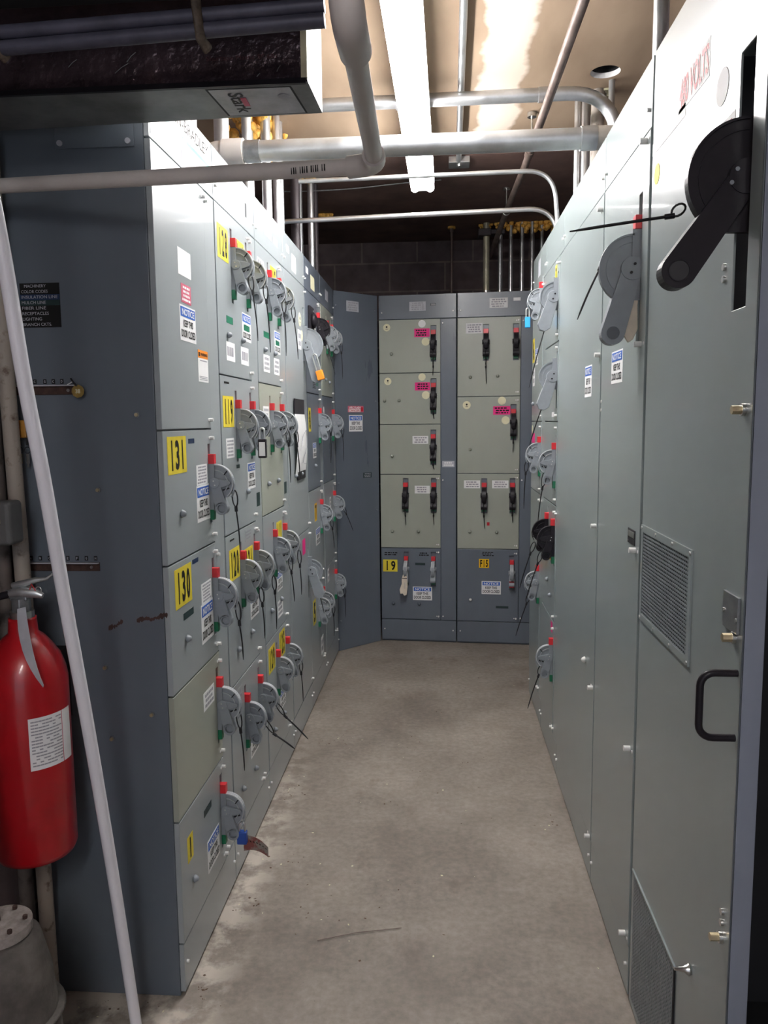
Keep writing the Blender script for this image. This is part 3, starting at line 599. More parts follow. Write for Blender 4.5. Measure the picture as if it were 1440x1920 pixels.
# back bank
HZ = P
def bh(*x): return dict(hw=.017, hsx=1.45)
RS = [('disc', .084-.03, 2.095, .021, 'cream', 1)]
section('motor_control_cabinet', 'B', 0, W, 'back cabinet directly ahead with four pale green doors over a blue door numbered 19', [
    dict(z=(1.800, Z1), c=GR, h=[('black', .359, 1.988, 'thin black cable tie on the top right handle of the cabinet numbered 19', [(.055, 1.93), (.03, 1.83), (.012, 1.78)])], hw=.018, hsx=1.5, fill='blue_paint', km='green_door_paint', k=[(.084, 1.924)], latch=False,
         st=[('disc', .054, 2.094, .024, 'cream', 1), ('disc', .285, 2.112, .024, 'paper_white'), ('lines', .235, .335, 2.028, 2.082, 3, 'pink_label', 'black_ink'), ('disc', .308, 1.998, .026, 'cream')]),
    dict(z=(1.466, 1.800), c=GR, h=[('black', .359, 1.650, 'thin black cable tie under the second handle down, cabinet numbered 19', [(.055, 1.59), (.03, 1.53), (.012, 1.50)])], hw=.018, hsx=1.5, fill='blue_paint', k=[(.036, 1.622), (.132, 1.622)], km='green_door_paint', latch=False,
         st=[('disc', .058, 1.748, .024, 'cream', 1), ('disc', .284, 1.772, .024, 'cream'), ('lines', .237, .337, 1.686, 1.738, 3, 'pink_label', 'black_ink'), ('disc', .308, 1.655, .026, 'cream')]),
    dict(z=(Z3, 1.466), c=GR, h=[('black', .357, 1.318, 'thin black cable tie under the third handle down, cabinet numbered 19', [(.055, 1.26), (.03, 1.2), (.012, 1.17)])], hw=.018, hsx=1.5, fill='blue_paint', k=[(.084, 1.258)], km='green_door_paint', latch=False,
         st=[('lines', .219, .323, 1.338, 1.390, 3, 'paper_white')]),
    dict(z=(.643, Z3), c=GR, h=[('black', .172, 1.0, 'thin black cable tie below the left handle on the two-handled green door above 19', [(.055, .95), (.03, .86), (.012, .80)]), ('black', .359, 1.0, 'thin black cable tie below the right handle on the two-handled green door above 19', [(.055, .95), (.03, .86), (.012, .80)])], hw=.018, ho=0, hsx=1.5, fill='blue_paint', k=[(.080, .755), (.256, .757)], km='green_door_paint',
         st=[('lines', .232, .332, 1.010, 1.062, 3, 'paper_white')]),
    dict(z=(.154, .643), c='blue_paint', h=[('std', .172, .505), ('std', .355, .505)], hw=.016, hsx=1.3, fill='blue_paint', k=[(.083, .262), (.258, .262)], km='blue_paint',
         st=[('num', '19', .014, .112, .480, .562), ('notice', .215, .345, .288, .380), ('blank', .232, .30, .527, .543, 'dark_tape'), ('lines', .01, .12, .585, .62, 2, 'blue_paint', 'black_ink'), ('lines', .25, .33, .585, .62, 2, 'blue_paint', 'black_ink')]),
], kickz=.152, top_st=[('lines', .203, .31, 2.195, 2.253, 4, 'blank_grey', 'grey_ink'), ('lines', .338, .375, 2.224, 2.24, 2, 'dark_tape', 'grey_ink')], wire_st=[('lines', .415, .495, 1.185, 1.225, 2, 'blank_grey', 'paper_white')])
section('motor_control_cabinet', 'B', W+.004, W, 'right-hand back cabinet with three green doors over a blue door labelled F15', [
    dict(z=(1.641, Z1), c=GR, h=[('black', .184, 1.985, 'black cable tie curving from the left handle of the top right back door', [(.055, 1.93), (.03, 1.82), (.012, 1.72)]), ('black', .374, 1.985)], hw=.018, hsx=1.5, fill='blue_paint', k=[(.085, 1.765), (.26, 1.77)], km='green_door_paint',
         st=[('lines', .056, .162, 2.042, 2.106, 4, 'paper_white')]),
    dict(z=(1.142, 1.641), c=GR, h=[('black', .362, 1.476, 'thin black cable tie on the single handle of the second large green back door', [(.055, 1.42), (.03, 1.34), (.012, 1.28)])], hw=.018, hsx=1.5, fill='blue_paint', k=[(.085, 1.30)], km='green_door_paint',
         st=[('disc', .062, 1.587, .026, 'cream', 1), ('disc', .288, 1.612, .026, 'cream'), ('lines', .232, .342, 1.523, 1.577, 3, 'pink_label', 'black_ink'), ('disc', .312, 1.487, .026, 'cream')]),
    dict(z=(.643, 1.142), c=GR, h=[('black', .177, 1.0, 'thin black cable tie by the small red square on the right back cabinet', [(.055, .95), (.03, .86), (.012, .78)]), ('black', .36, 1.0, 'thin black cable tie on the rightmost handle above the F15 door', [(.055, .95), (.03, .87), (.012, .82)])], hw=.018, hsx=1.5, fill='blue_paint', k=[(.085, .757), (.26, .757)], km='green_door_paint',
         st=[('lines', .045, .150, 1.046, 1.098, 3, 'paper_white'), ('lines', .228, .334, 1.046, 1.098, 3, 'paper_white'), ('blank', .196, .213, .80, .822, 'red_ink')]),
    dict(z=(.154, .643), c='blue_paint', h=[('std', .36, .490)], hw=.016, hsx=1.3, fill='blue_paint', k=[(.09, .30)], km='white_screw',
         st=[('num', 'F15', .145, .212, .517, .577, 'amber_label'), ('notice', .163, .290, .340, .428), ('blank', .258, .34, .246, .262, 'dark_tape'), ('lines', .15, .25, .592, .63, 3, 'blue_paint', 'black_ink')]),
], kickz=.152, top_st=[('lines', .205, .32, 2.197, 2.26, 4, 'paper_white'), ('blank', .355, .40, 2.238, 2.258, 'paper_white')])

# right bank (local s runs toward the camera)
RP = 'right_door_paint'
section('motor_control_cabinet', 'R', -(1.27+2*W)+.002, W, 'farthest cabinet of the right bank with a sky blue padlock on its top handle', [
    dict(z=(1.48, Z1), c=RP, h=[('std', .387, 2.045)], st=[('num', '6', .02, .10, 1.78, 1.90), ('notice', .14, .24, 1.76, 1.84), ('lines', .04, .12, 1.66, 1.75, 2)], k=[(.1, 1.57)]),
    dict(z=(Z3-.007, 1.48), c=RP, h=[('std', .387, 1.325, 'black cable tie on the farther of two grey handles side by side, right bank', [(.066, 1.285), (.072, 1.23), (.078, 1.06)])], st=[('disc', .04, 1.44, .02, 'cream'), ('blank', .02, .15, 1.37, 1.42, 'pink_label')]),
    dict(z=(.63, Z3-.007), c=RP, h=[('std', .387, .70, 'long slanting black cable tie on the low grey handle of the far right cabinet', [(.05, .635), (.06, .59), (.112, .428)])]),
    dict(z=(Z5, .63), c=RP),
], top=RP, wire=RP, kick=RP, top_st=[('blank', .2, .28, 2.18, 2.26, 'blank_grey')])
section('motor_control_cabinet', 'R', -(1.27+W)+.002, W, 'right bank cabinet with two large grey handles above black ones', [
    dict(z=(1.806, Z1), c=RP, slot=(-.13, .1), h=[('mid_hex', .372, 1.985, 'long slanting black cable tie from the top large grey handle, right bank', [(.035, 1.925), (.05, 1.87), (.115, 1.62)])], st=[('num', '3', .29, .34, 2.04, 2.12)]),
    dict(z=(1.48, 1.806), c=RP, slot=(-.13, .1), h=[('mid_hex', .372, 1.665, 'long slanting black cable tie from the lower large grey handle, right bank', [(.04, 1.605), (.06, 1.54), (.11, 1.38)])], st=[('blank', .25, .32, 1.50, 1.52, 'paper_white')]),
    dict(z=(1.13, 1.48), c=RP, h=[('std', B2, 1.310, 'black cable tie on the nearer of two grey handles side by side, right bank', [(.045, 1.265), (.055, 1.2), (.070, 1.06)])]),
    dict(z=(.63, 1.13), c=RP, h=[('black', .18, .995, 'slanting black cable tie on the farther of the two black handles', [(.062, .94), (.08, .89), (.125, .735)]), ('black', B2, .990, 'slanting black cable tie on the nearer of the two black handles', [(.055, .93), (.07, .88), (.118, .72)])], k=[(.2, .78), (.3, .73)], st=[('num', '4', .23, .31, .88, .94)]),
    dict(z=(Z5, .63), c=RP, h=[('std', B2, .475, 'black cable tie on the lowest handle of the right bank, below the pink flag', [(.05, .43), (.06, .39), (.105, .245)])], st=[('blank', .31, .36, .575, .62, 'pink_label')]),
], top=RP, wire=RP, kick=RP)
section('motor_control_cabinet', 'R', -1.27+.001, .762-.002, 'wide plain grey-green cabinet section in the right bank with one notice sticker', [
    dict(z=(Z5, Z1), c=RP, n='tall_door', latch=False, st=[('notice', .51, .625, 1.560, 1.660)], k=[(.62, .70)], km='white_screw'),
], top=RP, wire=RP, kick=RP, wireway=.0, extra=lambda t: [MB().cyl((.742, 0, z), (.742, -.018, z), .007, 'white_screw', n=14).cyl((.72, 0, z), (.72, -.004, z), .005, 'white_screw', n=10).build('latch', t, bevel=.0015) for z in (1.68, 1.162, .647, .152, 2.10)])
def sec2_extra(t):
    for z in (2.125, 1.665, 1.168, .661, .16): MB().cyl((.470, 0, z), (.470, -.018, z), .007, 'white_screw', n=14).cyl((.492, 0, z), (.492, -.003, z), .004, 'white_screw', n=10).build('latch', t, bevel=.0015)
    MB().box(.395, .465, -.004, 0, 1.178, 1.215, 'slot_dark').box(.40, .46, -.005, -.004, 1.195, 1.21, 'zinc').cyl((.40, -.004, 1.183), (.40, -.006, 1.183), .003, 'zinc', n=8).build('nameplate', t, bevel=.0008)
    for z in (1.54, 1.515): MB().cyl((.022, 0, z), (.022, -.004, z), .005, 'white_screw', n=10).build('screw', t)
section('motor_control_cabinet', 'R', -W+.001, W-.002, 'grey-green cabinet in the right bank with a large grey handle and tan tag', [
    dict(z=(Z5, Z1), c=RP, n='tall_door', slot=(-.175, .175), latch=False, h=[('big_grey', .430, 1.845, 'black cable tie hanging from the large grey red-tipped handle', [(.072, 1.895), (.095, 1.85), (.145, 1.73)])],
         st=[('notice', .150, .285, 1.585, 1.672)]),
], top=RP, wire=RP, kick=RP, wireway=.0, extra=sec2_extra, gl=.009)

# near right section: open-ended cabinet whose door carries the vent grilles
def near_section():
    wd = .646
    loc, r = bank_loc('R', 0); t = empty('vented_cabinet', loc, r); tag(t, 'nearest tall grey cabinet on the right with vent grille, pull handle and black disconnect handle', 'electrical cabinet')
    mb = MB(); mb.box(.001, wd, .36, .381, 0, H, 'slot_dark').box(.001, wd, .013, .381, H-.02, H, RP).box(.001, .010, .010, .030, 0, H-.02, 'strip_blue').box(.001, .012, .030, .36, 0, H-.02, 'slot_dark').box(.001, wd, .04, .36, 0, .02, 'slot_dark'); mb.build('enclosure', t)
    mb = MB(); plate(mb, .011, wd, .012, H-.003, 0, .004, RP, [(.537, .596, 1.663, 2.062), (.03, .37, .03, .37)])
    mb.box(wd-.004, wd, .0, .034, .012, H-.003, 'strip_blue'); mb.box(.011, .014, .0, .03, .012, H-.003, RP)
    d = mb.build('vented_door', t, bevel=.0018)
    for sp in [('volts', .205, .385, 2.092, 2.160), ('blank', .012, .25, 2.075, 2.100, 'paper_white'), ('disc', .053, 2.025, .022, 'yellow_label'), ('disc', .455, 2.045, .030, 'paper_white'), ('lines', .425, .522, 1.925, 1.985, 3, 'paper_white', 'rose_label'), ('blank', .30, .31, 1.938, 1.945, 'paper_white')]: sticker(d, sp, 0)
    # upper vent grille
    g = MB(); x0, x1, z0, z1 = .020, .392, 1.012, 1.240
    plate(g, x0, x1, z0, z1, -.004, 0, RP, [(x0+.016, x1-.016, z0+.016, z1-.016)])
    g.box(x0+.015, x1-.015, -.0006, 0, z0+.015, z1-.015, 'slot_dark')
    n = 24
    for i in range(n+1): z = z0+.016+(z1-z0-.032)*i/n; g.box(x0+.015, x1-.015, -.0028, -.001, z-.0018, z+.0018, 'mesh_metal')
    n = 30
    for i in range(n+1): x = x0+.016+(x1-x0-.032)*i/n; g.box(x-.0016, x+.0016, -.0024, -.0012, z0+.015, z1-.015, 'mesh_metal')
    for sx in (x0+.007, (x0*2+x1)/3, (x0+x1*2)/3, x1-.007):
        for sz in (z0+.007, z1-.007): g.cyl((sx, -.004, sz), (sx, -.006, sz), .0035, 'zinc', n=8)
    g.build('vent_grille', d)
    g = MB(); x0, x1, z0, z1 = .03, .37, .03, .37
    g.box(x0, x1, .0022, .0035, z0, z1, 'slot_dark')
    for i in range(35): z = z0+(z1-z0)*(i+.5)/35; g.box(x0, x1, .0006, .002, z-.0022, z+.0022, 'mesh_metal')
    for i in range(35): x = x0+(x1-x0)*(i+.5)/35; g.box(x-.0022, x+.0022, .0002, .0018, z0, z1, 'mesh_metal')
    g.build('vent_mesh', d)
    MB().box(x0-.006, x1+.006, -.004, 0, z1, z1+.005, RP).box(x1, x1+.006, -.003, 0, z0, z1, 'slot_dark').build('mesh_trim', d)
    MB().box(.567, .632, -.005, 0, 1.142, 1.203, 'zinc_dark').cyl((.573, -.005, 1.17), (.573, -.007, 1.17), .004, 'zinc', n=8).cyl((.628, -.005, 1.165), (.628, -.007, 1.165), .004, 'zinc', n=8).build('nameplate', d, bevel=.001)
    for z in (1.501, 1.133, .608): MB().cyl((.612, 0, z), (.612, -.020, z), .0075, 'brass_pale', n=6, smooth=False).cyl((.612, 0, z), (.612, -.006, z), .010, 'zinc', n=16).build('latch', d, bevel=.001)
    for z in (.655, .635, 1.74, 1.72): MB().cyl((.612 if z < 1 else .50, 0, z), (.612 if z < 1 else .50, -.004, z), .006, 'zinc', n=10).build('screw', d)
    MB().lathe((.462, 0, .435), [(.010, 0), (.012, .004), (.006, .012), (.003, .03)], 'zinc', 12, 'y').build('knob', d)
    P_ = [(.630, 0, 1.079)]
    for a in range(0, 91, 15): q = math.radians(a); P_.append((.630, -.036-.022*math.sin(q), 1.079-.022*(1-math.cos(q))))
    for a in range(0, 91, 15): q = math.radians(a); P_.append((.630, -.058+.022*(1-math.cos(q)), .992-.022*math.sin(q)))
    P_.append((.630, 0, .970))
    MB().tube(P_, .0062, 'handle_black', 14).build('pull_handle', d)
    add_handle(t, 'big_black', .566, 1.863)
    TIES.append(('R', .50, 'long black cable tie pointing out sideways across the cabinet door, upper right', [(.072, 1.842), (.092, 1.824), (.258, 1.806)]))
    return t
near_section()
t = tag(empty('bus_cover', (.80, 1.835, .021)), 'yellow insulating cover seen inside the open end of the near right cabinet', 'cover')
MB().box(-.055, .035, -.02, .02, 1.13, 1.40, 'yellow_panel').build('cover_plate', t, bevel=.003)
MB().box(-.055, .035, .022, .034, .02, 2.25, 'slot_dark').build('support_panel', t)

# ---------------------------------------------------------------- cable ties
for bank, s, label, pts in TIES:
    loc, r = bank_loc(bank, s); o = pts[0]
    Q = [Vector((0, -(u-o[0]), z-o[1])) for u, z in pts]
    mb = MB(); rr = random.Random(len(label)*7+int(s*100)); jx = rr.uniform(-.006, .006)
    k = Q[0].lerp(Q[1], .9)
    ring = []
    for i in range(14):
        a = 2*math.pi*i/14; c = Q[0].lerp(k, .42); d = (k-Q[0]); n_ = Vector((0, -d.z, d.y)).normalized()
        ring.append(c+d*.52*math.cos(a)+n_*.0085*math.sin(a)+Vector((.003*math.sin(a), 0, 0)))
    mb.tube(ring, .0021, 'tie_black', 6, closed=True)
    dirn = (Q[-1]-k).normalized(); e1 = k+dirn*.012
    mb.tube([k-dirn*.004, e1], .0048, 'tie_black', 8)
    Tl = [e1]
    for i in range(1, 9):
        f = i/8; p = e1.lerp(Q[-1], f) if len(Q) < 4 else e1.lerp(Q[-1], f); bow = math.sin(f*math.pi)*.004; Tl.append(p+Vector((jx*f, -bow*.5, 0)))
    mb.tube(Tl, [.0030]*7+[.0024, .0012], 'tie_black', 6, flat=.6)
    w0 = world(bank, s, o[0], o[1])
    tg = mb.build('cable_tie', loc=w0, rotz=r); tag(tg, label, 'cable tie', 'cable ties hanging from the disconnect handles')

# ---------------------------------------------------------------- padlocks and tags
def padlock(bank, s, u, z, body, w_, h_, d_, sh, label, tilt=0., shackle='zinc', name='padlock'):
    loc, r = bank_loc(bank, s); w0 = world(bank, s, u, z); t = empty(name, w0, r); tag(t, label, 'padlock')
    if tilt: t.rotation_mode = 'XYZ'; t.rotation_euler = (tilt, 0, 0); t.rotation_euler.rotate(Matrix.Rotation(r, 3, 'Z')); 
    b = MB().box(-d_/2, d_/2, -w_/2, w_/2, -sh-h_, -sh, body).build('lock_body', t, bevel=.003)
    rr = w_*.30; P_ = [(0, -rr, -sh-.002)]+[(0, -rr*math.cos(math.radians(a)), -rr+rr*math.sin(math.radians(a))) for a in range(0, 181, 20)]+[(0, rr, -sh-.002)]
    MB().tube(P_, .0035, shackle, 10).build('shackle', t)
    return t, b
t, b = padlock('L', W+A+.004, .084, 1.470, 'handle_black', .026, .062, .022, .035, 'black padlock with bright shackle hanging on the handle of the door numbered 119')
MB().box(-.0115, -.0110, -.011, .009, -.090, -.045, 'paper_white').build('label_strip', b)
t, b = padlock('L', B2, .062, .262+.02, 'blue_body', .030, .040, .020, .028, 'dark blue padlock low on the near left cabinet, beside a red tag')
padlock('L', 3*W+.420, .058, 1.812, 'orange_body', .034, .046, .026, .080, 'orange padlock on the large grey handle of the tall-doored left cabinet', tilt=-.27)
padlock('R', -(1.27+2*W)+.387, .070, 2.01, 'sky_body', .024, .050, .018, .040, 'sky blue padlock beside the back cabinets, on the far right handle')
padlock('B', W+.004+.36, .036, .462, 'red_lock', .03, .045, .034, .022, 'dark red padlock on the handle of the back door labelled F15')
def tagcard():
    w0 = world('L', B2+.012, .062, .235); mb = MB(); n = 8; vs = []
    for i in range(n+1):
        f = i/n; u = f*.075; z = -.012*f-.03*f*f
        for j, h in enumerate((0, -.052+.020*f)): vs.append((.010*math.sin(f*2.5), -u, z+h))
    fs = [(2*i, 2*i+2, 2*i+3, 2*i+1) for i in range(n)]; mb.add(vs, fs, 'tag_red_stripe')
    for i in range(1, n): v = [Vector(vs[2*i]), Vector(vs[2*i+1])]; mb.tube([v[0].lerp(v[1], .35)+Vector((-.0012, 0, 0)), v[0].lerp(v[1], .45)+Vector((-.0012, -.004, 0))], .0012, 'black_ink', 4)
    o = mb.build('danger_tag', loc=w0, rotz=math.pi/2); so = o.modifiers.new('thick', 'SOLIDIFY'); so.thickness = .001
    tag(o, 'red edged paper danger tag sticking out behind the dark blue padlock', 'tag')
tagcard()
def cloth_tag(bank, s, u, z, pts, th, label, m='tag_paper', name='paper_tag'):
    mb = MB(); mb.prism([(a, b) for a, b in pts], -th, th, m)
    o = mb.build(name, loc=world(bank, s, u, z), rotz=bank_loc(bank, s)[1], bevel=.002); tag(o, label, 'tag'); return o
cloth_tag('R', -W+.430+.001, .012, 1.80, [(-.004, .028), (-.012, .0), (-.008, -.04), (-.010, -.095), (.000, -.120), (.012, -.128), (.030, -.10), (.026, -.05), (.050, .0), (.060, .028), (.045, .040)], .004, 'folded tan cloth-like tag behind the large grey handle, right bank')
def sheet_tag():
    w0 = world('B', .168, .062, .47); P2 = [(-.012, .0), (.014, .006), (.016, -.03), (.020, -.075), (.012, -.135), (-.004, -.140), (-.014, -.125), (-.030, -.128), (-.034, -.10), (-.020, -.06), (-.020, -.025)]
    mb = MB(); mb.add([(x, 0, z) for x, z in P2]+[(x, .004, z) for x, z in P2], [tuple(range(len(P2))), tuple(range(2*len(P2)-1, len(P2)-1, -1))]+[(i, i+len(P2), (i+1) % len(P2)+len(P2), (i+1) % len(P2)) for i in range(len(P2))], 'tag_paper')
    mb.box(-.018, .016, -.002, 0, -.024, -.020, 'black_ink'); mb.cyl((-.002, 0, -.008), (-.002, -.002, -.008), .003, 'black_ink', n=8); mb.box(-.0005, .002, -.001, 0, -.095, -.05, 'grey_ink')
    tag(mb.build('paper_tag', loc=w0, rotz=BA), 'torn cream paper tag tied on the left handle of the back door numbered 19', 'tag')
sheet_tag()
# sheet of paper with a black clip panel on the tall left door
def paper_sheet():
    s = 3*W+.14; t = empty('paper_sheet', world('L', s, .006, 1.25), math.pi/2); tag(t, 'white paper sheet with a black top flap taped to the tall left door', 'paper')
    mb = MB(); n = 10; vs = []
    for i in range(n+1):
        f = i/n
        for x in (0, .255): vs.append((x+.01*f*(1 if x else .4)*-1, -.002-.014*math.sin(f*math.pi*.9)*(1-f*.3), .0+.275*f))
    mb.add(vs, [(2*i, 2*i+1, 2*i+3, 2*i+2) for i in range(n)], 'paper_white'); o = mb.build('sheet', t); so = o.modifiers.new('s', 'SOLIDIFY'); so.thickness = .0012
    MB().tube([(.06, -.019, .11), (.12, -.0195, .18), (.20, -.019, .20), (.21, -.019, .12), (.10, -.018, .05), (.20, -.018, .04)], .0012, 'grey_ink', 6).build('pencil_line', t)
    MB().box(0, .25, -.004, 0, .275, .345, 'handle_black').box(.05, .25, -.0035, 0, -.03, .01, 'handle_black').build('black_flap', t, bevel=.002)
paper_sheet()
# pilot device on the black-handled cabinet
t = attach(empty('operator_device', world('L', 4*W+.145, .003, 1.95), math.pi/2), S4)
MB().box(-.06, .06, -.012, .002, -.12, .12, 'handle_black').build('base_plate', t, bevel=.004)
MB().lathe((0, -.012, .05), [(.038, 0), (.038, .012), (.026, .02), (.010, .028)], 'handle_black', 20, 'y').build('rotary_knob', t)
MB().box(-.022, .022, -.034, -.012, -.09, -.03, 'handle_black').cyl((-.03, -.012, -.10), (-.03, -.016, -.10), .005, 'zinc', n=10).cyl((.03, -.012, .10), (.03, -.016, .10), .005, 'zinc', n=10).build('lever_block', t, bevel=.003)

# ---------------------------------------------------------------- things on the side panel of the left bank (plane y = YL, facing the camera)
YS = YL+.0002
t = attach(empty('colour_code_sign', (-.998, YS, 1.719)), S0)
mb = MB(); mb.box(0, .097, -.002, 0, 0, .103, 'black_ink')
rows = ['MACHINERY', 'COLOR CODES', 'INSULATION LINE', 'MULCH LINE', 'FIBER LINE', 'RECEPTACLES', 'LIGHTING', 'BRANCH CKTS.']
for i, s_ in enumerate(rows):
    z1 = .103-.0127*i-.0035; wdt = len(s_)*.0059
    if i == 2: mb.box(0, .097, -.0025, -.002, z1-.0105, z1+.0025, 'navy_tape')
    if i == 3: mb.box(0, .097, -.0025, -.002, z1-.0105, z1+.0022, 'dark_tape')
    x0 = .012 if i == 0 else .004
    mb.text(s_, x0, min(x0+wdt, .095), z1-.0070, z1, -.0029, 'blank_grey', bold=False)
mb.build('engraved_plate', t)
def rail(z0, z1, x0, x1, letters, label, lz):
    t = attach(empty('key_rail', (x0, YS, z0)), S0)
    MB().box(0, x1-x0, -.003, 0, 0, z1-z0, 'rust').box(0, x1-x0, -.014, -.003, z1-z0-.003, z1-z0, 'blank_grey').cyl((x1-x0-.02, -.003, .01), (x1-x0-.02, -.005, .01), .004, 'zinc', n=8).build('bracket_strip', t, bevel=.0008)
    for i, (x, ch) in enumerate(letters):
        m = MB().box(x-x0-.004, x-x0+.004, -.0012, 0, lz, lz+.011, 'black_ink'); m.text(ch, x-x0-.002, x-x0+.002, lz+.0025, lz+.0085, -.0016, 'blank_grey'); m.build('letter_label', t)
rail(1.560, 1.583, -1.047, -.872, [(-.975, 'C'), (-.950, 'G'), (-.929, 'C'), (-.908, 'D')], 'upper dark metal key rail with small letter labels on the side panel', .026)
rail(1.130, 1.152, -1.045, -.838, [(-1.036+.0235*i, c) for i, c in enumerate('AABCDEFGH')], 'lower dark metal key rail with a row of nine tiny labels', .026)
t = tag(empty('brass_tag', (-.862, YS-.016, 1.571)), 'round brass number tag hanging at the right end of the upper key rail', 'tag')
MB().cyl((0, -.001, -.004), (0, .001, -.004), .0155, 'brass', n=10, smooth=False).text('38', -.006, .006, -.009, .001, -.0013, 'cream').build('disc', t)
MB().tube([(-.016, .0, .026), (-.010, -.002, .018), (-.002, -.001, .008)], .0022, 'tie_black', 8).tube([(-.026, .002, .012), (-.014, .002, .018)], .0013, 'white_ink', 6).build('tie', t)
t = tag(empty('padlock', (-1.018, YS-.016, 1.578)), 'orange padlock with a long shackle and keys hanging from the upper key rail', 'padlock')
MB().box(-.006, .011, -.010, .010, -.120, -.078, 'orange_body').box(.011, .026, -.010, .010, -.120, -.078, 'orange_dull').build('lock_body', t, bevel=.002)
MB().tube([(-.002, 0, -.08), (-.003, 0, -.01), (-.001, .002, .004), (.004, .006, .008), (.018, .006, .006), (.021, 0, -.01), (.022, 0, -.08)], .0026, 'zinc', 10).build('shackle', t)
for i, x in enumerate((.004, .022)):
    k = MB().tube([(x+.007*math.cos(q), 0, -.150+.0075*math.sin(q)) for q in [2*math.pi*j/14 for j in range(14)]], .0009, 'tie_black', 6, closed=True)
    k.box(x-.003, x+.003, -.001, .001, -.138, -.120, 'slot_dark'); k.build('key_ring', t)
    MB().box(x-.0035, x+.0035, -.001, .001, -.182, -.158, 'brass' if i == 0 else 'zinc').box(x-.002, x+.002, -.001, .001, -.192, -.182, 'brass' if i == 0 else 'zinc').build('key', t)
t = attach(empty('cover_plate', (-.797, YS, 2.122)), S0)
MB().box(-.094, .094, -.003, 0, 0, .13, 'side_blue_paint').build('plate', t, bevel=.001)
for x in (-.082, .080):
    MB().cyl((x, -.003, .012), (x, -.007, .012), .0065, 'blank_grey', n=14).build('bolt', t)
for i, (x, z) in enumerate([(-.727, 1.510), (-.724, .765), (-.838, .985-.10), (-.832, 1.33), (-.83, .70)]):
    attach(MB().cyl((x, YS, z), (x, YS-.008, z), .0045, 'brass_pale', n=6, smooth=False).cyl((x, YS, z), (x, YS-.003, z), .0065, 'zinc_dark', n=14).build('bolt'), S0)
def blob(x0, x1, z0, z1, seed):
    rr = random.Random(seed); n = 26; P_ = []
    for i in range(n):
        f = i/(n-1); P_.append((x0+(x1-x0)*f, z0+(z1-z0)*f+rr.uniform(.002, .007)+.003*math.sin(f*9)))
    for i in range(n-1, -1, -1):
        f = i/(n-1); P_.append((x0+(x1-x0)*f, z0+(z1-z0)*f-rr.uniform(.001, .008)))
    vs = [(x, YS-.0004, z) for x, z in P_]
    fs = [(i, 2*n-1-i, 2*n-2-i, i+1) for i in range(n-1)]
    return vs, fs
mb = MB()
for args in ((-.825, -.787, .984, 1.002, 1), (-.752, -.673, 1.004, 1.020, 5)): v, f = blob(*args); mb.add(v, f, 'rust')
attach(mb.build('rust_scrape'), S0)

# ---------------------------------------------------------------- white leaning pole
P_ = [(-.750, 1.701, .0), (-.748, 1.62, .42), (-.745, 1.53, .83), (-.742, 1.45, 1.15), (-.741, 1.397, 1.386), (-.748, 1.364, 1.562), (-.757, 1.337, 1.781), (-.763, 1.30, 1.96), (-.768, 1.26, 2.13)]
def smoothp(P_, k=5):
    P_ = [Vector(p) for p in P_]; out = []
    for i in range(len(P_)-1):
        a = P_[max(i-1, 0)]; b = P_[i]; c = P_[i+1]; d = P_[min(i+2, len(P_)-1)]
        for j in range(k):
            t_ = j/k; out.append(.5*((2*b)+(c-a)*t_+(2*a-5*b+4*c-d)*t_**2+(3*b-a-3*c+d)*t_**3))
    return out+[P_[-1]]
tag(MB().tube(smoothp(P_), .0132, 'white_pole', 24).build('white_pole'), 'long glossy white plastic pole leaning in front of the dark side panel', 'pole')

# ---------------------------------------------------------------- pipes overhead
def pipe(name, pts, r, m, label, group=None, cat='pipe', coup=(), n=20, cr=1.28, straps=(), sharp=False):
    if coup or straps:
        t = empty(name, pts[0]); o = Vector(pts[0]); tag(t, label, cat, group)
        MB().tube([Vector(p)-o for p in pts], r, m, n).build('tube', t)
        for a, b in coup: MB().cyl(Vector(a)-o, Vector(b)-o, r*cr, m, n=n).build('coupling', t, bevel=.002)
        for a in straps:
            p = Vector(a)-o; MB().cyl(p-Vector((.010, 0, 0)), p+Vector((.010, 0, 0)), r*1.12, 'bright_emt', n=n).box(p.x-.010, p.x+.010, p.y-.004, p.y+.004, p.z-.002, p.z+r+.02, 'bright_emt').cyl((p.x, p.y, p.z-r-.012), (p.x, p.y, p.z-r), .005, 'zinc', n=8).build('strap', t)
        return t
    o = Vector(pts[0]); ob = MB().tube([Vector(p)-o for p in pts], r, m, n).build(name, loc=o); tag(ob, label, cat, group); return ob
def bend(p0, c, p1, r=.12, k=9):       # straight p0->c->p1 with rounded corner
    p0, c, p1 = Vector(p0), Vector(c), Vector(p1); a = (p0-c).normalized(); b = (p1-c).normalized(); A_ = c+a*r; B_ = c+b*r
    out = [p0]
    for i in range(k+1):
        t_ = i/k; out.append(A_.lerp(c, t_).lerp(c.lerp(B_, t_), t_))
    return out+[p1]
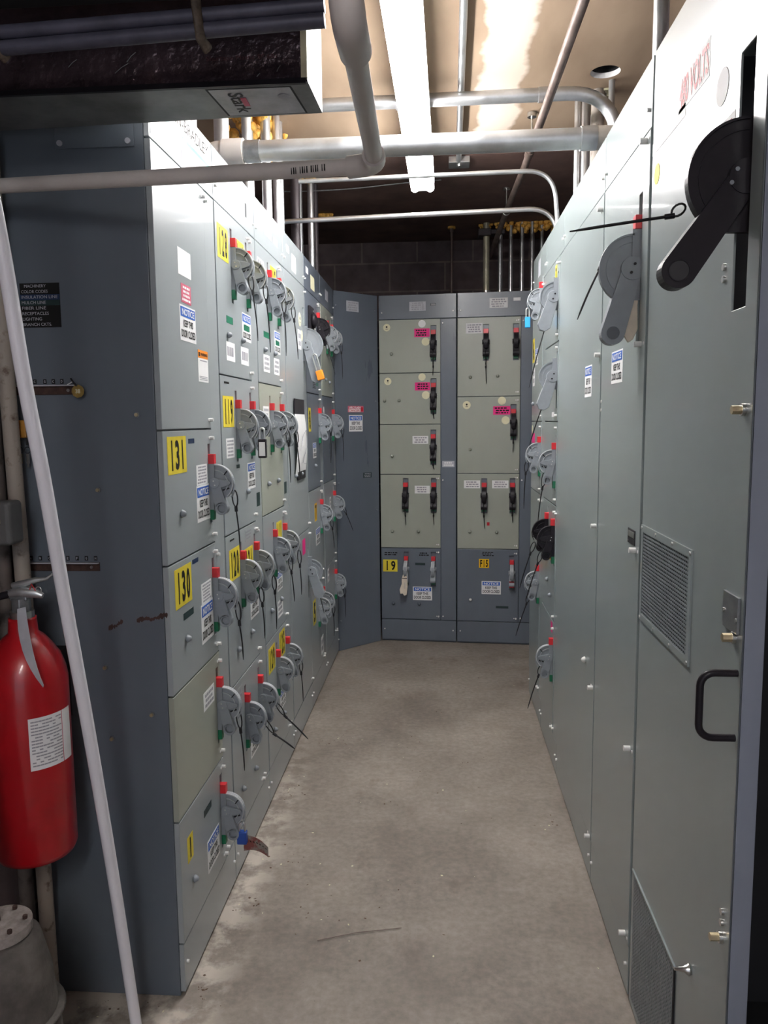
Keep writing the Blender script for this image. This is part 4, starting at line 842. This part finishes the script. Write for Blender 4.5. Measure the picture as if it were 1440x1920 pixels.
# grey PVC run
PZ = 1.963
E1 = Vector((-.121, 1.50, PZ)); E2 = Vector((-.110, .985, PZ))
t = tag(empty('pvc_pipe', E1), 'grey plastic pipe crossing the near left cabinet with an elbow beside the lights', 'pipe')
MB().tube([Vector((-1.085, 1.732, 2.015))-E1, Vector((-.160, 1.515, PZ+.001))-E1], .0158, 'pvc_grey', 20).build('horizontal_run', t)
MB().tube([Vector((0, -.03, 0)), E2-E1+Vector((0, .03, 0))], .0158, 'pvc_grey', 20).build('aisle_run', t)
MB().tube(bend((-.052, .015, .0), (0, 0, 0), (0, -.05, 0), .03), .0205, 'pvc_grey', 20).build('elbow', t)
q = E2-E1; MB().tube(bend(q+Vector((0, .075, 0)), q, q+Vector((-.006, .0, .060)), .03), .0215, 'pvc_grey', 20).build('elbow', t)
MB().tube([q+Vector((-.004, 0, .03)), q+Vector((-.03, -.0, .78))], .0200, 'pvc_grey', 20).build('riser', t)
b_ = MB()
for i in range(16):
    x = -.125+.0045*i
    if i % 5 != 3: b_.box(x, x+.0022 if i % 2 else x+.0013, -.0165, -.0150, -.004, .008, 'black_ink')
o = b_.build('printed_marking', t); o.rotation_euler.z = -.236; o.location = (-.039, .015, -.001)
# main conduit across the aisle
t = tag(empty('large_conduit', (-.70, 2.65, 2.379)), 'large galvanized conduit crossing the aisle above both cabinet banks', 'conduit')
MB().tube([(.03, 0, .0), (1.17, 0, .003)], .0330, 'galvanized', 28).build('tube', t)
MB().cyl((.055, 0, 0), (.105, 0, 0), .0355, 'zinc_dark', n=28).build('coupling', t, bevel=.002)
MB().cyl((1.145, 0, .003), (1.195, 0, .003), .0370, 'galvanized', n=28).build('coupling', t, bevel=.002)
MB().cyl((-.02, 0, 0), (.05, 0, 0), .0420, 'pvc_grey', n=28).tube(bend((-.005, 0, 0), (-.075, 0, 0), (-.075, 0, -.078), .05), .037, 'pvc_grey', 24).build('conduit_fitting', t, bevel=.003)
MB().cyl((1.192, 0, .003), (1.26, 0, .003), .0360, 'beige_fit', n=28).tube(bend((1.23, 0, .003), (1.32, 0, .003), (1.32, 0, -.079), .05), .036, 'beige_fit', 24).build('conduit_fitting', t, bevel=.003)
pipe('conduit', [(-1.02, 3.18, 2.716)]+bend((-.5, 3.18, 2.718), (.655, 3.18, 2.728), (.70, 3.18, 2.30), .17)[1:], .0250, 'galvanized', 'mid-size galvanized conduit behind the light, bending down over the right bank', cat='conduit', coup=[((.372, 3.18, 2.7255), (.412, 3.18, 2.7258))], cr=1.12, straps=[(-.165, 3.18, 2.7195)])
pipe('conduit', bend((-.80, 3.9, 2.30), (-.795, 3.9, 2.466), (-.70, 3.9, 2.466), .05)[:-1]+bend((-.7, 3.9, 2.467), (.545, 3.9, 2.492), (.56, 3.9, 2.30), .13)[1:], .0115, 'bright_emt', 'thin bright conduit crossing the aisle below the dark ceiling, bending down at right', cat='conduit')
pipe('conduit', bend((-.62, 3.5, 2.533), (.48, 3.5, 2.545), (.50, 3.5, 2.30), .12), .0095, 'galvanized', 'thin grey conduit just above the lowest crossing one, partly behind the light', cat='conduit')
pipe('conduit', [(.055, 1.2, 2.772), (.087, 4.05, 2.772)], .0135, 'galvanized', 'slim conduit running along the ceiling beside the light to a junction box', cat='conduit', straps=())
t = tag(empty('junction_box', (.090, 4.09, 2.765)), 'small square steel junction box on the ceiling past the light', 'junction box')
MB().box(-.052, .052, -.05, .05, -.005, .035, 'bright_emt').build('box', t, bevel=.002); MB().cyl((0, 0, -.005), (0, 0, -.012), .014, 'zinc', n=6).build('cover_screw', t)
pipe('steel_pipe', [(.411, 1.2, 2.66), (.389, 3.8, 2.66), (.367, 4.64, 2.66), (.35, 5.84, 2.66)], .0165, 'old_steel', 'old rusty steel pipe running the length of the ceiling on the right', cat='pipe', coup=[((.3895, 3.60, 2.66), (.3892, 3.66, 2.66))], cr=1.2)
for y in (3.55, 4.6): tag(MB().tube([(0, 0, .139), (0, 0, .02)], .004, 'zinc', 8).cyl((0, 0, .120), (0, 0, .138), .02, 'zinc', n=16).tube([(.02*math.cos(q), 0, .02*math.sin(q)) for q in [2*math.pi*i/16 for i in range(16)]], .003, 'zinc', 8, closed=True).build('pipe_hanger', loc=(.3902 if y < 4 else .368, y, 2.66)), 'ring hanger holding the old steel pipe, nearer the camera' if y < 4 else 'ring hanger holding the old steel pipe, farther back', 'hanger')
pipe('flexible_conduit', smoothp([(-.90, 4.40, 2.752), (-.75, 4.4, 2.748), (-.486, 4.4, 2.754), (-.194, 4.4, 2.775), (.0, 4.4, 2.785)]), .0035, 'zinc_dark', 'thin armoured cable sagging under the dark far ceiling', cat='cable')
# risers from left bank
LR = [(-.735, 2.12, .016, 'bright_emt'), (-.755, 2.40, .024, 'pvc_grey'), (-.76, 2.78, .026, 'galvanized'), (-.73, 3.02, .018, 'galvanized'), (-.775, 3.26, .014, 'galvanized'), (-.71, 3.26, .020, 'bright_emt'), (-.70, 3.42, .017, 'bright_emt'), (-.72, 3.55, .023, 'bright_emt'), (-.725, 3.98, .024, 'dark_pipe'), (-.745, 4.18, .02, 'galvanized'), (-.70, 4.30, .018, 'bright_emt'), (-.695, 4.42, .016, 'dark_pipe')]
LN = ['nearest slim bright', 'fat grey plastic', 'thick galvanized', 'medium galvanized', 'thin galvanized', 'first of the bright bundled', 'second of the bright bundled', 'last and brightest bundled', 'dark fat', 'grey medium', 'lone shiny', 'dark last']
for (x, y, r, m), n_ in zip(LR, LN): pipe('riser_conduit', [(x, y, H), (x, y, ZC+.02)], r, m, n_+' conduit rising from the left bank to the ceiling', 'conduits rising from the left bank', 'conduit')
RR = [(.545, 2.10, .019, 'galvanized', 'lone near'), (.56, 3.40, .014, 'bright_emt', 'left slim bright'), (.60, 3.44, .018, 'bright_emt', 'middle bright'), (.63, 3.35, .026, 'beige_pipe', 'stained fat'), (.66, 3.62, .020, 'bright_emt', 'rearmost medium'), (.665, 3.26, .012, 'galvanized', 'half-hidden slim')]
for x, y, r, m, n_ in RR: pipe('riser_conduit', [(x, y, H), (x, y, ZC+.02)], r, m, n_+' conduit rising from the right bank to the ceiling', 'conduits rising from the right bank', 'conduit')
BR = [(.300, .021, 'cream_pipe'), (.392, .015, 'galvanized'), (.462, .014, 'bright_emt'), (.535, .014, 'bright_emt'), (.602, .014, 'bright_emt'), (.665, .012, 'galvanized')]
for i, (x, r, m) in enumerate(BR):
    t = tag(empty('riser_conduit', (x, 5.38, H)), ['stained cream conduit, widest of the row on top of the back cabinets', 'second conduit from the left on top of the back cabinets', 'third conduit from the left on top of the back cabinets', 'fourth conduit from the left on top of the back cabinets', 'fifth conduit from the left on top of the back cabinets', 'last conduit, half hidden by the right bank, on top of the back cabinets'][i], 'conduit', 'conduits rising from the back cabinets')
    MB().cyl((0, 0, 0), (0, 0, .50), r, m, n=18).build('tube', t); MB().cyl((0, 0, .002), (0, 0, .05), r*1.35, 'zinc', n=18).cyl((0, 0, .018), (0, 0, .030), r*1.6, 'zinc', n=6, smooth=False).build('connector', t)
t = tag(empty('support_rod', (.070, 5.45, H)), 'thin support pipe with a ceiling flange above the back cabinets', 'rod')
MB().cyl((0, 0, 0), (0, 0, .48), .0085, 'old_steel', n=12).build('rod', t); MB().cyl((0, 0, .475), (0, 0, .488), .026, 'foam', n=16).cyl((0, 0, .455), (0, 0, .475), .013, 'old_steel', n=12).build('flange', t)
# expanding foam
def foam(name, c, n, sx, sy, sz, rad, label, seed):
    rr = random.Random(seed); mb = MB()
    for i in range(n):
        p = (rr.uniform(-sx, sx), rr.uniform(-sy, sy), -rr.uniform(0, 1)**1.6*sz); r = rad*rr.uniform(.6, 1.2)
        prof = [(r*math.sin(math.pi*j/6)+1e-4, -r*math.cos(math.pi*j/6)) for j in range(7)]; mb.lathe(p, prof, 'foam', 9)
    tag(mb.build(name, loc=c), label, 'foam')
foam('expanding_foam', (-.80, 3.45, 2.80), 60, .09, .28, .14, .026, 'yellow expanding foam bulging from the ceiling above the left bank conduits', 2)
foam('expanding_foam', (-.74, 2.62, 2.80), 26, .06, .10, .10, .022, 'yellow foam around the nearer grey conduit, left of the big foam lump', 4)
foam('expanding_foam', (.585, 5.40, 2.79), 90, .17, .04, .06, .016, 'brown foam band where the back conduits enter the ceiling', 5)
foam('expanding_foam', (.300, 5.40, 2.79), 16, .04, .03, .03, .012, 'small foam collar on the cream back conduit', 6)
foam('expanding_foam', (.392, 5.40, 2.79), 12, .03, .03, .03, .012, 'small foam collar on the second back conduit', 8)
foam('expanding_foam', (-.72, 5.06, 2.79), 14, .035, .03, .03, .02, 'single amber foam blob on the dark ceiling at left', 9)
foam('expanding_foam', (-.70, 4.25, 2.79), 20, .03, .04, .03, .013, 'amber foam specks around the lone shiny conduit at left', 10)
tag(MB().box(.245, .330, 5.33, 5.45, 2.70, 2.745, 'dark_pipe').box(.325, .42, 5.34, 5.44, 2.71, 2.74, 'dark_pipe').build('pipe_clamp', bevel=.005), 'dark clamp block around the first two back conduits', 'clamp')
t = tag(empty('ceiling_anchor', (.663, 3.36, ZC)), 'small round anchor plate on the ceiling beyond the hole', 'anchor')
MB().cyl((0, 0, 0), (0, 0, -.008), .032, 'cream', n=20).build('plate', t); MB().tube([(0, 0, -.005), (0, 0, -.05), (-.012, 0, -.09)], .004, 'zinc', 8).build('hook', t)

# ---------------------------------------------------------------- duct and rails at top left
t = tag(empty('air_duct', (-.26, 1.59, 2.15)), 'foil-wrapped rectangular air duct hanging at the top left', 'duct')
d = MB(); x0 = -.85
zt = .17
d.add([(x0, .0, 0), (0, 0, 0), (0, 0, zt), (x0, 0, zt)], [(0, 1, 2, 3)], 'foil_dark')
d.add([(x0, 0, 0), (x0, .19, 0), (.005, .158, 0), (0, 0, 0)], [(0, 1, 2, 3)], 'duct_metal')
d.add([(0, 0, 0), (.005, .158, 0), (.005, .158, zt), (0, 0, zt)], [(0, 1, 2, 3)], 'foil_white')  # end face painted as lit by the fixture
d.add([(x0, .19, 0), (x0, .19, zt), (.005, .158, zt), (.005, .158, 0)], [(0, 1, 2, 3)], 'foil_white')
d.add([(x0, 0, zt), (0, 0, zt), (.005, .158, zt), (x0, .19, zt)], [(0, 1, 2, 3)], 'foil_dark')
d.add([(x0, 0, 0), (x0, 0, zt), (x0, .19, zt), (x0, .19, 0)], [(0, 1, 2, 3)], 'foil_dark')
d.build('duct_body', t)
MB().box(x0, -.003, -.004, .004, -.004, .006, 'handle_black').box(x0, .0, -.003, .0, .002, .004, 'foil_dark').build('edge_strip', t)
MB().box(-.012, .0, -.005, 0, .006, zt, 'cream').build('edge_tape', t)
for (x, z, l, a) in [(-.48, .045, .03, .9), (-.36, .05, .035, 1.0), (-.385, .03, .04, .8), (-.10, .012, .012, 1.), (-.06, .02, .02, 1.2)]:
    MB().tube([(x, -.0015, z), (x+l*math.cos(a)*.5, -.002, z+l*math.sin(a)*.35), (x+l*math.cos(a), -.0015, z+l*math.sin(a)*.6)], .0008, 'zinc_dark', 5).build('foil_crease', t)
st = MB(); st.add([(-.205, .020, -.001), (-.040, .020, -.001), (-.030, .150, -.001), (-.195, .150, -.001)], [(0, 3, 2, 1)], 'sticker_grey')
st.add([(-.210, .016, -.0005), (-.036, .016, -.0005), (-.026, .153, -.0005), (-.200, .153, -.0005)], [(0, 3, 2, 1)], 'slot_dark')
o = st.build('shipping_sticker', t)
vs, fs = text_geo('Stark', True); X_ = [v[0] for v in vs]; k = .100/(max(X_)-min(X_))
s2 = MB(); s2.add([(-.170+v[1]*k*.9, .035+v[0]*k, -.0016) for v in vs], fs, 'black_ink'); MB().box(-.150, -.138, .06, .10, -.0026, -.0017, 'rose_label').build('red_print_mark', o); MB().cyl((-.06, .06, -.0012), (-.06, .06, -.002), .012, 'grey_ink', n=16).build('round_print_mark', o)
s2.build('sticker_print', o)
vs, fs = text_geo('Shurtape Mastic SF 681', False); X_ = [v[0] for v in vs]; k = .14/(max(X_)-min(X_))
MB().add([(-.20+(v[0]-min(X_))*k, -.0012, .045+v[1]*k*.8) for v in vs], fs, 'red_print').build('tape_print', t)
t = tag(empty('strut_rails', (-.18, 1.42, 2.17)), 'pair of dark blue-grey round rails in front of the duct, under the ceiling', 'rail')
MB().tube([(-.75, 0, .008), (-.02, -.0, .032)], .0125, 'rail_blue', 16).build('rail_tube', t)
MB().tube([(-.75, 0, -.018), (-.02, .0, .008)], .0125, 'rail_blue', 16).build('rail_tube', t)
for x in (-.61, -.24): MB().tube([(x-.004, -.012, .09), (x, -.018, .03), (x+.004, -.012, -.018), (x+.010, .012, -.026)], .010, 'old_dirty', 8, flat=.5).build('clamp', t)
tag(MB().box(-1.08, -.225, 1.30, 1.50, 2.262, 2.36, 'slot_dark').build('overhead_beam', bevel=.004), 'dark overhead beam filling the top left corner above the rails', 'beam')

# ---------------------------------------------------------------- fire extinguisher
EX = Vector((-.951, 1.66, .48))
t = tag(empty('fire_extinguisher', EX), 'large red fire extinguisher hanging at the left edge beside the white pole', 'fire extinguisher')
R_ = .0900
MB().lathe((0, 0, 0), [(.02, .0), (.06, .003), (R_-.006, .016), (R_, .03), (R_, .43), (R_-.004, .455), (R_-.014, .485), (R_-.030, .510), (.045, .530), (.032, .540), (.030, .570), (.030, .575)], 'extinguisher_red', 48).build('cylinder', t)
MB().cyl((0, 0, .572), (0, 0, .590), .026, 'zinc', n=24).cyl((0, 0, .585), (0, 0, .620), .022, 'zinc_dark', n=6).box(-.020, .020, -.014, .014, .615, .640, 'zinc_dark').build('valve', t, bevel=.003)
MB().tube([(-.03, -.004, .628), (.0, -.006, .634), (.04, -.006, .632), (.055, -.006, .626)], [.010, .013, .011, .006], 'galvanized', 12).build('carry_handle', t)
MB().tube([(-.018, 0, .648), (.01, 0, .652), (.035, .002, .660), (.062, .003, .664), (.075, .003, .674)], [.007, .009, .007, .004, .003], 'galvanized', 10).build('squeeze_lever', t)
MB().tube([(.046+.007*math.cos(q), -.008, .640+.007*math.sin(q)) for q in [2*math.pi*j/16 for j in range(16)]], .0011, 'bright_emt', 6, closed=True).tube([(.02, -.008, .642), (.046, -.008, .640)], .0015, 'bright_emt', 6).build('safety_pin', t)
MB().tube([(.028, -.012, .64), (.034, -.014, .655), (.042, -.013, .640), (.036, -.014, .632)], .0012, 'red_plastic', 6).build('seal', t)
MB().tube(smoothp([(-.022, -.008, .630), (-.06, -.012, .618), (-.095, -.01, .585), (-.108, 0, .50), (-.11, 0, .2)]), .0085, 'handle_black', 12).build('hose', t)
lb = MB(); vs = []; n = 14                         # curved instruction label
for i in range(n+1):
    a = math.radians(-62+70*i/n)
    for z in (.245, .365): vs.append(((R_+.0008)*math.cos(a), (R_+.0008)*math.sin(a), z))
lb.add(vs, [(2*i, 2*i+2, 2*i+3, 2*i+1) for i in range(n)], 'paper_white', True)
rr = random.Random(5)
for k in range(15):
    z = .355-.0072*k
    for i in range(n-5):
        if rr.random() < .15: continue
        a0, a1 = math.radians(-59+70*i/n), math.radians(-59+70*(i+.93)/n); r = R_+.0014
        lb.add([(r*math.cos(a0), r*math.sin(a0), z), (r*math.cos(a1), r*math.sin(a1), z), (r*math.cos(a1), r*math.sin(a1), z+.0030), (r*math.cos(a0), r*math.sin(a0), z+.0030)], [(0, 1, 2, 3)], 'grey_ink')
for a in (-13.5,):
    a0, a1 = math.radians(a), math.radians(a+1.2); r = R_+.0013
    lb.add([(r*math.cos(a0), r*math.sin(a0), .245), (r*math.cos(a1), r*math.sin(a1), .245), (r*math.cos(a1), r*math.sin(a1), .365), (r*math.cos(a0), r*math.sin(a0), .365)], [(0, 1, 2, 3)], 'rose_label')
lb.build('instruction_label', t)
tg = MB(); vs = []
for i in range(9):
    f = i/8; x = .018+.062*f**1.1; y = -.03-.045*math.sin(f*2.0); z = .605-.165*f
    wv = .009*(1-f)+.002+.006*math.sin(f*math.pi)
    vs += [(x-wv, y, z-.004), (x+wv, y-.004, z+.002)]
tg.add(vs, [(2*i, 2*i+1, 2*i+3, 2*i+2) for i in range(8)], 'blank_grey'); o = tg.build('inspection_tag', t); so = o.modifiers.new('s', 'SOLIDIFY'); so.thickness = .0008
MB().box(-.02, .02, R_-.005, .165, .30, .48, 'slot_dark').build('wall_bracket', t).location.z = -.02

# ---------------------------------------------------------------- conduits, switch box and pedestal at the left edge
pipe('beige_conduit', [(-1.026, 1.785, 2.14), (-1.022, 1.78, 1.73), (-1.008, 1.775, 1.1), (-1.0, 1.77, .0)], .0185, 'beige_pipe', 'scuffed beige conduit standing at the left edge behind the switch box', cat='conduit')
pipe('dark_conduit', [(-1.070, 1.792, 2.14), (-1.062, 1.785, 1.2), (-1.055, 1.78, .0)], .018, 'dark_beige_pipe', 'darker brown conduit at the far left edge beside the beige one', cat='conduit')
t = tag(empty('switch_box', (-1.000, 1.690, 1.218)), 'small grey electrical switch box with yellow sticker at the left edge', 'switch box')
MB().prism([(-.03, 0), (.03, 0), (.03, .1), (-.03, .1)], -.06, .034, 'box_grey').build('box', t, bevel=.010, seg=4)
MB().box(-.05, .012, -.0312, -.030, .078, .093, 'yellow_label').build('yellow_sticker', t)
MB().box(-.006, .004, -.036, -.030, .035, .060, 'cream').box(.0, .014, -.040, -.034, .052, .060, 'cream').cyl((-.002, -.030, .015), (-.002, -.033, .015), .0025, 'zinc', n=8).build('toggle', t)
t = tag(empty('pipe_pedestal', (-.905, 1.42, 0)), 'dusty grey tapered pedestal with a bolted flange and upright rusty pipe, lower left corner', 'pedestal')
MB().lathe((0, 0, 0), [(.115, 0), (.115, .12), (.108, .2), (.094, .36), (.076, .44), (.05, .455)], 'dirty_grey', 32).lathe((0, 0, 0), [(.113, .268), (.1165, .272), (.113, .276)], 'dirty_grey', 32).build('base', t)
MB().cyl((0, 0, .455), (0, 0, .475), .062, 'flange_dusty', n=28).build('flange', t, bevel=.003)
MB().cyl((-.020, 0, .475), (-.055, .01, .80), .020, 'rust', n=16).build('stub_pipe', t)
for k in range(6): a = k*math.pi/3+.4; MB().cyl((.048*math.cos(a), .048*math.sin(a), .475), (.048*math.cos(a), .048*math.sin(a), .482), .005, 'rust', n=6).build('flange_bolt', t)

# ---------------------------------------------------------------- floor debris
def debris():
    mb = MB(); rr = random.Random(11)
    spots = [(-.50, 3.45, .10, 26), (-.60, 2.98, .06, 16), (-.50, 2.5, .12, 14), (-.35, 2.2, .2, 14), (.40, 2.75, .07, 10), (0, 3.2, .5, 40), (-.60, 2.2, .08, 12), (-.80, 1.78, .15, 22), (-.1, 2.4, .4, 20), (.1, 4.5, .4, 16)]
    for cx, cy, sp, n in spots:
        for _ in range(n):
            x, y = cx+rr.gauss(0, sp*.5), cy+rr.gauss(0, sp*.6); a = rr.uniform(0, 6.28); l = rr.uniform(.0015, .006); w_ = l*rr.uniform(.3, .9); h = l*.35
            if x < XL+.01 and y > YL-.01: x = XL+.02+abs(rr.gauss(0, .03))
            c, s_ = math.cos(a), math.sin(a); m = 'debris_mat' if rr.random() < .75 else 'cream'
            vs = [(x+c*l, y+s_*l, .0003), (x-s_*w_, y+c*w_, .0003), (x-c*l, y-s_*l, .0003), (x+s_*w_, y-c*w_, .0003), (x, y, h)]
            mb.add(vs, [(0, 1, 4), (1, 2, 4), (2, 3, 4), (3, 0, 4)], m)
    tag(mb.build('floor_debris'), 'scattered crumbs, flakes and leaf bits on the concrete floor', 'debris', kind='stuff')
debris()
tag(MB().tube([(-.36, 2.06, .0035), (-.25, 2.10, .0045), (-.12, 2.13, .0035)], .0012, 'old_steel', 6).build('wire_scrap'), 'thin bent wire scrap lying in the middle of the floor', 'wire')
